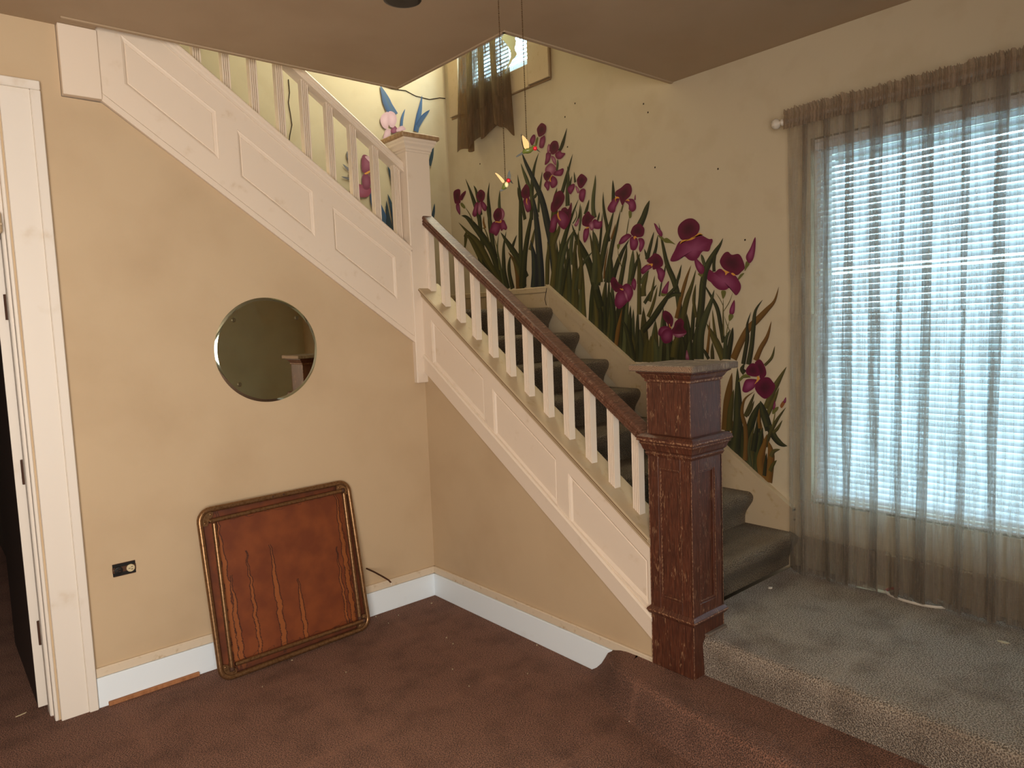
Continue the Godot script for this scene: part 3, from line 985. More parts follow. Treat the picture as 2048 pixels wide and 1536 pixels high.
func build_upper_balustrade() -> void:
	var b := thing("stair_balustrade", "upper white balustrade with a panelled stringer and white handrail near the ceiling", "balustrade", Vector3(0.0, 1.4, 0.7))
	var xf := Transform3D(TO_X, Vector3.ZERO)
	# local s = -z
	panelled_board(b, -1.56, -0.03, [1.888, -0.7236], [1.387, -0.7325], 0.02, -0.1,
		[[-1.395, 2.748, 2.553, -1.0375, 2.501, 2.291], [-0.950, 2.436, 2.226, -0.6045, 2.191, 1.972], [-0.5065, 2.129, 1.914, -0.159, 1.891, 1.663]], xf, M.white_wood)
	var st := sb()
	raked_bar(st, PackedVector2Array([Vector2(0.01, -0.004), Vector2(0.025, -0.004), Vector2(0.025, 0.026), Vector2(0.020, 0.031), Vector2(0.01, 0.031)]), -1.485, 1.387 + 0.7325 * 1.485, -0.06, 1.387 + 0.7325 * 0.06, xf)
	put("fascia", st, M.white_wood, b)
	st = sb()
	raked_bar(st, PackedVector2Array([Vector2(0.0, -0.045), Vector2(0.024, -0.045), Vector2(0.024, -0.03), Vector2(0.030, -0.022), Vector2(0.030, -0.012), Vector2(0.036, -0.006), Vector2(0.036, 0.0), Vector2(0.03, 0.006), Vector2(-0.11, 0.006), Vector2(-0.11, -0.04)]), -1.6, 1.896 + 0.7236 * 1.6, -0.06, 1.896 + 0.7236 * 0.06, xf)
	put("shoe_rail", st, M.white_wood, b)
	for k in 13:
		var z := 0.098 + k * 0.1237
		var s := -z
		st = sb()
		var yb := func(q: float) -> float: return 1.900 - 0.7236 * q
		var yt := func(q: float) -> float: return 2.305 - 0.71 * q
		baluster_shape(st, s, -0.04, yb.call(s - 0.0175), yb.call(s + 0.0175), yt.call(s - 0.0175), yt.call(s + 0.0175), xf)
		var bal := put("baluster", st, M.white_wood, b)
		flutes(bal, s, -0.04, yb.call(s), yt.call(s), xf)
	st = sb()
	raked_bar(st, rounded_profile(0.075, 0.058), -1.75, 2.296 + 0.71 * 1.75, -0.06, 2.296 + 0.71 * 0.06, Transform3D(TO_X, Vector3(-0.04, 0, 0)))
	put("handrail", st, M.white_wood, b)
	# boxed end of the flight against the ceiling
	st = sb()
	box(st, Vector3(-0.1, 2.473, 1.484), Vector3(0.034, H - 0.001, 1.618), 0.002)
	tag(put("stringer_box", st, M.white_wood), "square white boxed end of the upper stringer under the ceiling", "trim")

func build_newel() -> void:
	var cx := 1.6615
	var cz := -0.078
	var h := 0.0985
	var hs := 0.0905
	var n := thing("newel_post", "large brown panelled newel post with chipped varnish at the stair foot", "newel post", Vector3(cx, 0.15, cz))
	var st := sb()
	box(st, Vector3(cx - hs, 0.37, cz - hs), Vector3(cx + hs, 1.0, cz + hs), 0.003)
	put("shaft", st, M.newel, n)
	st = sb()
	box(st, Vector3(cx - h, 0.15, cz - h), Vector3(cx + h, 0.375, cz + h), 0.003)
	put("plinth", st, M.newel, n)
	var x := [[0.104, 0.36], [0.108, 0.366], [0.111, 0.374], [0.111, 0.381], [0.1, 0.392], [0.09, 0.394]]
	st = sb()
	square_rings(st, cx, cz, x)
	put("base_moulding", st, M.newel, n)
	st = sb()
	square_rings(st, cx, cz, [[0.09, 0.985], [0.102, 0.99], [0.106, 1.0], [0.104, 1.008], [0.112, 1.016], [0.116, 1.030], [0.121, 1.040], [0.121, 1.046], [0.128, 1.052], [0.128, 1.066], [0.118, 1.074], [0.09, 1.078]])
	put("collar", st, M.newel, n)
	st = sb()
	square_rings(st, cx, cz, [[0.1285, 1.050], [0.1300, 1.0525], [0.1300, 1.0555], [0.1285, 1.058]], false)
	put("worn_edge", st, M.newel_edge, n)
	st = sb()
	square_rings(st, cx, cz, [[0.1045, 0.9985], [0.1075, 1.001], [0.1045, 1.0035]], false)
	put("worn_edge", st, M.newel_edge, n)
	st = sb()
	square_rings(st, cx, cz, [[0.1205, 1.0385], [0.1225, 1.041], [0.1205, 1.0435]], false)
	put("worn_edge", st, M.newel_edge, n)
	st = sb()
	square_rings(st, cx, cz, [[0.1105, 0.372], [0.1125, 0.3745], [0.1125, 0.377], [0.1105, 0.3795]], false)
	put("worn_edge", st, M.newel_edge, n)
	st = sb()
	square_rings(st, cx, cz, [[0.1025, 1.2765], [0.1045, 1.279], [0.1045, 1.2835], [0.1025, 1.2860]], false)
	put("worn_edge", st, M.newel_edge, n)
	st = sb()
	square_rings(st, cx, cz, [[0.1155, 1.304], [0.1185, 1.3065], [0.121, 1.3085]], false)
	put("worn_edge", st, M.newel_edge, n)
	st = sb()
	box(st, Vector3(cx - h, 1.06, cz - h), Vector3(cx + h, 1.30, cz + h), 0.003)
	put("block", st, M.newel, n)
	st = sb()
	square_rings(st, cx, cz, [[0.095, 1.272], [0.103, 1.278], [0.103, 1.286], [0.110, 1.294], [0.116, 1.305], [0.127, 1.312], [0.127, 1.318]])
	put("cap_moulding", st, M.newel, n)
	st = sb()
	box(st, Vector3(cx - 0.147, 1.318, cz - 0.147), Vector3(cx + 0.147, 1.343, cz + 0.147), 0.004)
	put("cap", st, M.newel_top, n, "flat grey weathered cap with ringed end grain")
	st = sb()
	for k in [[Vector3(-1, 0, 1), Vector3(1, 0, 1)]]:
		var w := 0.1425
		var z := cz + 0.1474
		var q := [Vector3(cx - w, 1.3215, z), Vector3(cx + w, 1.3215, z), Vector3(cx + w, 1.3395, z), Vector3(cx - w, 1.3395, z)]
		var uv := [Vector2(0, 1), Vector2(1, 1), Vector2(1, 0), Vector2(0, 0)]
		for t in [0, 2, 1, 0, 3, 2]:
			st.set_normal(Vector3(0, 0, 1))
			st.set_uv(uv[t])
			st.add_vertex(q[t])
	put("end_grain", st, M.end_grain, n, "ringed end grain on the edge of the cap")
	# sunk panels on the four sides
	for k in 4:
		var turn := Basis(Vector3.UP, k * PI / 2)
		var xf := Transform3D(turn, Vector3(cx, 0, cz))
		var px0 := -0.052
		var px1 := 0.050
		st = sb()
		# raised frame round a panel: four boards proud of the shaft, so that the panel lies sunk
		var rim := 0.008
		box(st, Vector3(-hs - rim, 0.385, hs - 0.001), Vector3(px0, 0.99, hs + rim), 0.002, xf)
		box(st, Vector3(px1, 0.385, hs - 0.001), Vector3(hs + rim * 0.98, 0.99, hs + rim), 0.002, xf)
		box(st, Vector3(px0, 0.385, hs - 0.001), Vector3(px1, 0.436, hs + rim), 0.002, xf)
		box(st, Vector3(px0, 0.945, hs - 0.001), Vector3(px1, 0.99, hs + rim), 0.002, xf)
		put("panel_frame", st, M.newel, n)
		st = sb()
		for e in [[Vector3(px0, 0.436, hs), Vector3(px0 + 0.008, 0.945, hs + 0.006)], [Vector3(px1 - 0.008, 0.436, hs), Vector3(px1, 0.945, hs + 0.006)], [Vector3(px0 + 0.008, 0.436, hs), Vector3(px1 - 0.008, 0.444, hs + 0.006)], [Vector3(px0 + 0.008, 0.937, hs), Vector3(px1 - 0.008, 0.945, hs + 0.006)]]:
			box(st, e[0], e[1], 0.003, xf)
		var pm := put("panel_moulding", st, M.newel, n)
		st = sb()
		for e in [[Vector3(px0 + 0.0065, 0.444, hs), Vector3(px0 + 0.0090, 0.937, hs + 0.0055)], [Vector3(px1 - 0.0005, 0.436, hs + 0.006), Vector3(px1 + 0.001, 0.945, hs + rim + 0.0004)], [Vector3(px0 + 0.008, 0.4425, hs), Vector3(px1 - 0.008, 0.4445, hs + 0.0055)], [Vector3(px0, 0.9445, hs + 0.006), Vector3(px1, 0.946, hs + rim + 0.0004)]]:
			box(st, e[0], e[1], 0.0003, xf)
		put("worn_line", st, M.newel_edge, pm).position = Vector3.ZERO
	st = sb()
	box(st, Vector3(cx + h - 0.001, 0.3015, cz - h), Vector3(cx + h + 0.018, 0.313, cz + 0.03), 0.004)
	put("quarter_round", st, M.newel_top, n, "pale quarter-round strip at the carpet")
	# worn arrises
	st = sb()
	for e in [[0.152, 0.36, 0.0005], [1.075, 1.272, 0.0005], [0.392, 0.99, 0.0005]]:
		var w: float = h + e[2]
		for s in [Vector2(1, 1), Vector2(-1, 1), Vector2(1, -1)]:
			tube(st, [Vector3(cx + s.x * (w - 0.0012), e[0], cz + s.y * (w - 0.0012)), Vector3(cx + s.x * (w - 0.0012), e[1], cz + s.y * (w - 0.0012))], 0.0019, 6)
	put("worn_arris", st, M.newel_edge, n).set_meta("kind", "stuff")

func build_landing_post() -> void:
	var cx := -0.044
	var cz := -0.006
	var h := 0.074
	var n := thing("newel_post", "square white newel post with a bare wood cap at the landing corner", "newel post", Vector3(cx, 1.21, cz))
	var st := sb()
	box(st, Vector3(cx - h, 1.21, cz - h), Vector3(cx + h, 2.46, cz + h), 0.004)
	put("shaft", st, M.white_wood, n)
	st = sb()
	square_rings(st, cx, cz, [[0.07, 2.44], [0.078, 2.447], [0.078, 2.455], [0.084, 2.460], [0.086, 2.472], [0.096, 2.484], [0.098, 2.494], [0.104, 2.500], [0.104, 2.512]])
	put("cap_moulding", st, M.white_wood, n)
	st = sb()
	box(st, Vector3(cx - 0.118, 2.512, cz - 0.118), Vector3(cx + 0.118, 2.537, cz + 0.118), 0.005)
	put("cap", st, M.cap_bare, n, "flat cap worn to bare wood")
	# flat trim where the lower rail meets the post
	st = sb()
	box(st, Vector3(cx + h - 0.001, 1.70, -0.07), Vector3(cx + h + 0.006, 2.10, -0.03), 0.002)
	put("half_baluster", st, M.white_wood, n)

# ---------------------------------------------------------------- the mural: flat paint on the walls
func on_wall(side: int, a: float, y: float) -> Vector3:   # side 0: the mural wall, 1: the landing wall
	var d := 0.0007 + layer * 0.000015
	return Vector3(a, y, ZC + d) if side == 0 else Vector3(XD + d, y, a)

func paint_poly(st: SurfaceTool, side: int, pts: PackedVector2Array, edge: Color, core: Color, heart: Vector2) -> void:
	var n := Vector3(0, 0, 1) if side == 0 else Vector3(1, 0, 0)
	var m := pts.size()
	for ring in 3:
		var t0: float = [0.0, 0.22, 0.62][ring]
		var t1: float = [0.22, 0.62, 1.0][ring]
		for i in m:
			var a := pts[i]
			var b := pts[(i + 1) % m]
			var c := [a.lerp(heart, t0), b.lerp(heart, t0), b.lerp(heart, t1), a.lerp(heart, t1)]
			var k := [t0, t0, t1, t1]
			for t in [[0, 1, 2], [0, 2, 3]]:
				var v := []
				for q in t:
					v.append(on_wall(side, c[q].x, c[q].y))
				var order: Array = t
				if (v[1] - v[0]).cross(v[2] - v[0]).dot(n) > 0.0:
					order = [t[0], t[2], t[1]]
				for q in order:
					st.set_normal(n)
					st.set_color(edge.lerp(core, smoothstep(0.1, 0.95, k[q])).srgb_to_linear())
					st.add_vertex(on_wall(side, c[q].x, c[q].y))

func lf(side: int, col: String, mm: Array, wb: float, wm: float) -> void:
	var pts := []
	for i in range(0, mm.size(), 2):
		pts.append(Vector2(mm[i], mm[i + 1]) * 0.001)
	var line := smooth(pts, 5)
	var n := line.size()
	var st := sb()
	var nrm := Vector3(0, 0, 1) if side == 0 else Vector3(1, 0, 0)
	var shade: float = 0.86 + 0.28 * fposmod(mm[0] * 0.37 + mm[1] * 0.11, 1.0)
	var c0: Color = (paint[col] * shade).srgb_to_linear()
	var c1: Color = (paint[col].lerp(paint["olive"], 0.35) * (shade * 1.18)).srgb_to_linear()
	var c2: Color = (paint[col] * (shade * 0.72)).srgb_to_linear()
	var rows := []
	for i in n:
		var t := float(i) / (n - 1)
		var d := (line[mini(i + 1, n - 1)] - line[maxi(i - 1, 0)]).normalized()
		var w := lerpf(wb, wm, smoothstep(0.0, 0.45, t)) * 0.0005
		w *= 1.0 if t < 0.45 else maxf(0.03, 1.0 - pow((t - 0.45) / 0.55, 1.5))
		var s := Vector2(-d.y, d.x) * w
		rows.append([line[i] + s, line[i] + s * 0.25, line[i] - s * 0.2, line[i] - s])
	var cols := [c0, c1, c0, c2]
	for i in n - 1:
		for k in 3:
			var c := [rows[i][k], rows[i][k + 1], rows[i + 1][k + 1], rows[i + 1][k]]
			var cc := [cols[k], cols[k + 1], cols[k + 1], cols[k]]
			for t in [[0, 1, 2], [0, 2, 3]]:
				var v := []
				for q in t:
					v.append(on_wall(side, c[q].x, c[q].y))
				var order: Array = t
				if (v[1] - v[0]).cross(v[2] - v[0]).dot(nrm) > 0.0:
					order = [t[0], t[2], t[1]]
				for q in order:
					st.set_normal(nrm)
					st.set_color(cc[q])
					st.add_vertex(on_wall(side, c[q].x, c[q].y))
	put("painted_stem" if col == "stem" else "painted_leaf", st, M.paint, mural if side == 0 else mural_landing)
	layer += 1

var flower_side := 0
func fl(side: int, kind: String) -> void:
	flower_side = side
	flower = Node3D.new()
	flower.name = "painted_bud" if kind == "bud" else "painted_iris"
	(mural if side == 0 else mural_landing).add_child(flower, true)

func pt(col: String, mm: Array) -> void:
	var pts := []
	for i in range(0, mm.size(), 2):
		pts.append(Vector2(mm[i], mm[i + 1]) * 0.001)
	var line := smooth(pts, 4, true)
	var heart := Vector2.ZERO
	for p in line:
		heart += p
	heart /= line.size()
	var edge: Color = paint[col]
	var core: Color = edge
	if col == "fall" or col == "rose":
		core = edge.lerp(Color(0.66, 0.42, 0.56), 0.55)
	elif col == "std":
		core = edge * 0.72
		core.a = 1.0
		edge = edge.lerp(paint["fall"], 0.3)
	elif col == "pale" or col == "pink":
		core = edge.lerp(Color(0.86, 0.74, 0.78), 0.5)
	elif col == "mauve":
		core = edge.lerp(Color(0.7, 0.5, 0.6), 0.4)
	var st := sb()
	paint_poly(st, flower_side, line, edge, core, heart)
	put({"beard": "beard", "green": "bract", "orange": "bract"}.get(col, "petal"), st, M.paint, flower)
	layer += 1

func build_mural() -> void:
	mural = thing("iris_mural", "painted mural of magenta irises and dark leaves climbing the wall above the stairs", "mural", Vector3(0.8, 1.5, ZC))
	mural_landing = thing("iris_mural", "painted mural of pale pink irises and blue leaves on the stair landing wall", "mural", Vector3(XD, 2.3, -0.4))
	paint_irises()

# ---------------------------------------------------------------- curtains
func weave(size: int, s: int, alpha_lo: float, alpha_hi: float, base: Color, cross: float) -> ImageTexture:
	var im := Image.create(size, size, false, Image.FORMAT_RGBA8)
	var rng := RandomNumberGenerator.new()
	rng.seed = s
	var colv := PackedFloat32Array()
	var rowv := PackedFloat32Array()
	for i in size:
		colv.append(rng.randf())
		rowv.append(rng.randf())
	var slub := noise(0.02, s, 3)
	for x in size:
		for y in size:
			var a: float = colv[x] * (1.0 - cross) + rowv[y] * cross
			var n := slub.get_noise_2d(x * 2.2, y * 0.22)
			a = clampf(a * 0.7 + 0.15 + n * 0.9, 0.0, 1.0)
			var c := base * (0.9 + 0.16 * a)
			c.a = lerpf(alpha_lo, alpha_hi, a)
			im.set_pixel(x, y, c)
	im.generate_mipmaps()
	return ImageTexture.create_from_image(im)

func build_curtains() -> void:
	var sheer := mat(Color(1, 1, 1, 1), 0.85)
	sheer.albedo_texture = weave(512, 5, 0.22, 0.66, Color(0.60, 0.55, 0.49), 0.25)
	sheer.transparency = BaseMaterial3D.TRANSPARENCY_ALPHA
	sheer.backlight_enabled = true
	sheer.backlight = Color(0.9, 0.9, 0.9)
	sheer.cull_mode = BaseMaterial3D.CULL_DISABLED
	var c := thing("sheer_curtain", "crinkled beige sheer curtain gathered on a white rod over the window", "curtain", Vector3(2.25, PLAT, -0.905))
	var x0 := 1.637
	var x1 := 3.05
	var nz := noise(1.0, 77, 3)
	var rng := RandomNumberGenerator.new()
	rng.seed = 20
	# knots of the cloth in plan: long flat runs and folds that double back on themselves
	var knots := []
	var kx := x0
	while kx < x1:
		var w := rng.randf_range(0.055, 0.135)
		var back := rng.randf_range(0.25, 0.55)
		var deep := rng.randf_range(0.018, 0.042)
		knots.append([kx, -0.004, rng.randf()])
		knots.append([kx + w * 0.45, 0.004 + deep * 0.3, rng.randf()])
		knots.append([kx + w * 0.84, deep, rng.randf()])
		knots.append([kx + w * (0.84 - back * 0.5), deep * 0.45 - 0.01, rng.randf()])
		knots.append([kx + w * (0.84 - back), -0.008, rng.randf()])
		kx += w
	knots.append([x1, 0.0, 0.5])
	var per := 6
	var nc := (knots.size() - 1) * per
	var row_at := func(v: float, off: float) -> PackedVector3Array:
		var ctrl := []
		for i in knots.size():
			var k: Array = knots[i]
			var sway := nz.get_noise_2d(k[0] * 6.0, v * 0.9 + k[2]) * 0.020 * smoothstep(0.0, 0.5, v)
			var spread := lerpf(0.55, 1.15, smoothstep(0.0, 0.35, v))
			ctrl.append(Vector2(k[0] + sway, -0.915 + k[1] * spread + nz.get_noise_2d(k[0] * 3.0, 9.0) * 0.04 * v))
		var line := PackedVector3Array()
		var sm := smooth(ctrl, per)
		for i in sm.size():
			var ripple := sin(i * 2.1 + nz.get_noise_1d(i * 0.3) * 4.0) * 0.0022 * (1.0 - 0.5 * v)
			line.append(Vector3(sm[i].x, lerpf(2.356, PLAT + 0.012 + 0.010 * nz.get_noise_1d(sm[i].x * 14.0), v), sm[i].y + ripple + off))
		return line
	var rows := []
	var levels := 26
	for r in levels + 1:
		rows.append(row_at.call(float(r) / levels, 0.0))
	var st := sb()
	grid(st, rows, false, Vector2(6.0, 2.4))
	put("drape", st, sheer, c)
	# deep hem: doubled cloth along the bottom
	rows = []
	for r in 3:
		rows.append(row_at.call(lerpf(0.915, 1.0, r / 2.0), 0.0012))
	st = sb()
	grid(st, rows, false, Vector2(6.0, 0.2))
	put("hem", st, sheer, c)
	# gathered heading: rod pocket and ruffle
	var head := sheer.duplicate()
	head.albedo_texture = weave(256, 9, 0.55, 0.95, Color(0.62, 0.54, 0.46), 0.3)
	rows = []
	var n2 := 900
	for e in [[2.330, 0.018], [2.340, 0.020], [2.352, 0.016], [2.362, 0.017], [2.374, 0.017], [2.384, 0.012], [2.392, 0.013], [2.402, 0.020], [2.412, 0.022]]:
		var line := PackedVector3Array()
		for i in n2 + 1:
			var x := lerpf(x0 - 0.004, x1, float(i) / n2)
			var g := sin(x * 300.0 + nz.get_noise_1d(x * 14.0) * 16.0)
			var big := nz.get_noise_1d(x * 18.0)
			var top: float = maxf(0.0, e[0] - 2.384) / 0.028
			line.append(Vector3(x + g * 0.002, e[0] + big * 0.010 * top + g * 0.002 * top, -0.905 + e[1] + g * lerpf(0.004, 0.010, top)))
		rows.append(line)
	st = sb()
	grid(st, rows, false, Vector2(8.0, 0.3))
	put("gathered_heading", st, head, c)
	# rod with its finial
	var rod := thing("curtain_rod", "white curtain rod with a faceted knob finial holding the sheer curtain", "curtain rod", Vector3(2.3, 2.366, -0.905))
	st = sb()
	tube(st, [Vector3(1.628, 2.366, -0.905), Vector3(3.1, 2.366, -0.905)], 0.008, 12)
	put("pole", st, M.plastic_white, rod)
	st = sb()
	lathe(st, Vector3(1.63, 2.366, -0.905), [[0.0005, 0.062], [0.012, 0.060], [0.020, 0.052], [0.024, 0.042], [0.023, 0.034], [0.016, 0.026], [0.010, 0.022], [0.010, 0.016], [0.015, 0.013], [0.015, 0.008], [0.009, 0.004], [0.0088, 0.0]], 12, Basis(Vector3(0, 0, 1), PI / 2))
	put("finial", st, M.plastic_white, rod)
	st = sb()
	box(st, Vector3(1.66, 2.35, ZC), Vector3(1.685, 2.385, ZC + 0.012), 0.002)
	box(st, Vector3(1.668, 2.36, ZC + 0.01), Vector3(1.677, 2.372, -0.9), 0.001)
	put("bracket", st, M.plastic_white, rod)
	# short curtain of the landing window, blown to one side
	var drab := mat(Color(1, 1, 1, 1), 0.9)
	drab.albedo_texture = weave(256, 15, 0.80, 1.0, Color(0.46, 0.37, 0.285), 0.5)
	drab.transparency = BaseMaterial3D.TRANSPARENCY_ALPHA
	drab.backlight_enabled = true
	drab.backlight = Color(1.0, 0.92, 0.66)
	drab.cull_mode = BaseMaterial3D.CULL_DISABLED
	var k := thing("short_curtain", "short olive-brown curtain hanging crooked in the small landing window", "curtain", Vector3(-0.53, 2.7, -0.93))
	rows = []
	for r in 31:
		var v := r / 30.0
		var line := PackedVector3Array()
		for i in 181:
			var u := i / 180.0
			var left := lerpf(-0.66, -0.795, pow(v, 0.9))
			var right := lerpf(-0.34, -0.285, v)
			var hem := 2.715 + 0.06 * smoothstep(0.1, 0.45, u) + 0.03 * sin(u * 19.0) + 0.045 * smoothstep(0.55, 0.7, u) - 0.09 * smoothstep(0.93, 1.0, u)
			var amp := 0.028 + 0.018 * v
			line.append(Vector3(lerpf(left, right, u) + sin(u * 44.0 + 1.0) * 0.012, lerpf(4.36, hem, v), -0.925 + cos(u * 22.0 + 0.5 * sin(v * 3.0)) * amp))
		rows.append(line)
	st = sb()
	grid(st, rows, false, Vector2(3.0, 8.0))
	put("drape", st, drab, k)
	st = sb()
	var lin := mat(Color(0.84, 0.80, 0.66), 0.9)
	lin.backlight_enabled = true
	lin.backlight = Color(0.9, 0.88, 0.75)
	lin.cull_mode = BaseMaterial3D.CULL_DISABLED
	var fp := []
	for e in [[1003, 77], [1013, 60], [1027, 64], [1032, 84], [1029, 97], [1034, 109], [1025, 120], [1011, 143], [1019, 121], [1022, 111], [1020, 100], [1013, 88]]:
		var ray := pixel_ray(e[0], e[1], 1.0) - EYE
		var at := EYE + ray * ((-0.885 - EYE.z) / ray.z)
		fp.append(Vector2(at.x, at.y))
	prism(st, PackedVector2Array(fp), -0.8865, -0.885)
	put("turned_back_edge", st, lin, k, "pale lining where the curtain edge is folded back")
	st = sb()
	tube(st, [Vector3(-0.95, 4.4, -0.935), Vector3(0.0, 4.4, -0.935)], 0.008, 10)
	put("pole", st, M.plastic_white, k)

# ---------------------------------------------------------------- things
func build_things() -> void:
	build_mirror()
	build_table()
	build_small()
	build_birds()

func build_mirror() -> void:
	var c := Vector3(0.002, 1.437, 0.8735)
	var m := thing("round_mirror", "round tarnished mirror hanging on the tan wall above the folded table", "mirror", c)
	var turn := Basis(Vector3(0, 0, 1), -PI / 2)
	var st := sb()
	var face := []
	for p in [[0.2318, 0.0068], [0.15, 0.0068], [0.07, 0.0068], [0.0005, 0.0068]]:
		face.append(p)
	lathe(st, c, face, 96, turn)
	put("glass", st, M.mirror, m)
	st = sb()
	lathe(st, c, [[0.238, 0.0], [0.2445, 0.0008], [0.245, 0.0035], [0.2322, 0.0068]], 96, turn)
	put("bevel", st, M.mirror_edge, m)
	for e in [[467, 640], [593, 636], [479, 769]]:
		var ray := pixel_ray(e[0], e[1], 1.0) - EYE
		var at := EYE + ray * ((0.009 - EYE.x) / ray.x)
		st = sb()
		lathe(st, at, [[0.0105, 0.0], [0.010, 0.003], [0.0065, 0.0042], [0.0055, 0.0032], [0.0005, 0.0036]], 20, turn)
		put("rosette", st, M.rosette, m)

func build_table() -> void:
	var t := thing("card_table", "folded card table with stained brown underside leaning on the tan wall", "table", Vector3(0.15, 0, 0.88))
	var s := 0.762
	var lean := 0.178
	var yaw := -0.045
	var ex := Vector3(sin(yaw), 0, -cos(yaw))
	var out := Vector3(cos(yaw), 0, sin(yaw))
	var up := Vector3.UP * cos(lean) - out * sin(lean)
	var nrm := ex.cross(up)
	var xf := Transform3D(Basis(ex, up, nrm), Vector3(0.178, 0.006, 1.262))
	# local: x along the bottom, y up the face, z towards the room
	var st := sb()
	var rnd := func(inset_by: float, r: float, z: float, per: int) -> Array:
		var p := []
		for k in 4:
			var cc: Vector2 = [Vector2(s - inset_by - r, s - inset_by - r), Vector2(inset_by + r, s - inset_by - r), Vector2(inset_by + r, inset_by + r), Vector2(s - inset_by - r, inset_by + r)][k]
			for i in per + 1:
				var a := k * PI / 2 + i * PI / 2 / per
				p.append(Vector3(cc.x + cos(a) * r, cc.y + sin(a) * r, z))
		return p
	var loop: Array = rnd.call(0.012, 0.05, 0.012, 6)
	loop.append(loop[0])
	loop.append(loop[1])
	var pts := []
	for p in loop:
		pts.append(xf * p)
	tube(st, pts, 0.0125, 12, false)
	put("frame", st, M.bronze, t)
	# board: UVs for its stains
	st = sb()
	var outline: Array = rnd.call(0.016, 0.046, 0.0, 6)
	var mid := Vector3(s / 2, s / 2, 0)
	for z in [0.0, -0.008]:
		for i in outline.size():
			for q in ([mid, outline[i], outline[(i + 1) % outline.size()]] if z < 0 else [mid, outline[(i + 1) % outline.size()], outline[i]]):
				st.set_normal(xf.basis * Vector3(0, 0, 1 if z == 0.0 else -1))
				st.set_uv(Vector2(q.x / s, 1.0 - q.y / s))
				st.add_vertex(xf * (q + Vector3(0, 0, z)))
	for i in outline.size():
		var a: Vector3 = outline[i]
		var b: Vector3 = outline[(i + 1) % outline.size()]
		quad(st, xf * a, xf * b, xf * (b + Vector3(0, 0, -0.008)), xf * (a + Vector3(0, 0, -0.008)), xf.basis * ((a + b) * 0.5 - mid))
	var board := mat(Color.WHITE, 0.55)
	board.albedo_texture = stained_board()
	put("board", st, board, t, "rust-brown board with pale vertical drip stains")
	# four folded legs along the sides
	var legs := [[Vector3(0.05, s - 0.062, 0.024), Vector3(s - 0.045, s - 0.052, 0.02)], [Vector3(0.068, s - 0.075, 0.022), Vector3(0.055, 0.045, 0.028)],
		[Vector3(0.075, 0.062, 0.022), Vector3(s - 0.04, 0.052, 0.028)], [Vector3(s - 0.048, s - 0.066, 0.024), Vector3(s - 0.062, 0.065, 0.022)]]
	for l in legs:
		st = sb()
		tube(st, [xf * l[0], xf * l[1]], 0.0098, 12)
		var leg := put("leg", st, M.bronze, t)
		var d: Vector3 = (l[1] - l[0]).normalized()
		st = sb()
		tube(st, [xf * (l[1] - d * 0.012), xf * (l[1] + d * 0.004)], 0.0112, 12)
		var foot := put("foot", st, M.rust, leg)
		foot.position = Vector3.ZERO
	# corner plates
	for e in [[0.034, s - 0.038, 0.0], [s - 0.036, s - 0.036, -PI / 2], [s - 0.036, 0.036, PI], [0.036, 0.036, PI / 2]]:
		st = sb()
		var c := Transform3D(Basis(Vector3(0, 0, 1), e[2]), Vector3(e[0], e[1], 0.006))
		prism(st, PackedVector2Array([Vector2(-0.02, 0.014), Vector2(0.0, 0.02), Vector2(0.04, 0.012), Vector2(0.034, -0.006), Vector2(0.016, -0.02), Vector2(0.006, -0.044), Vector2(-0.014, -0.04)]), 0.0, 0.012, xf * c)
		for q in [Vector2(-0.008, 0.006), Vector2(0.026, 0.004), Vector2(-0.002, -0.03)]:
			lathe(st, xf * (c * Vector3(q.x, q.y, 0.011)), [[0.0045, 0.0], [0.004, 0.002], [0.0004, 0.003]], 10, xf.basis * Basis(Vector3.RIGHT, PI / 2))
		put("corner_plate", st, M.bronze, t)
	for u in [0.46, 0.53]:
		st = sb()
		lathe(st, xf * Vector3(s * u, s - 0.012, 0.0243), [[0.0055, 0.0], [0.005, 0.0012], [0.0004, 0.0014]], 10, xf.basis * Basis(Vector3.RIGHT, PI / 2))
		put("rivet", st, M.rust, t)

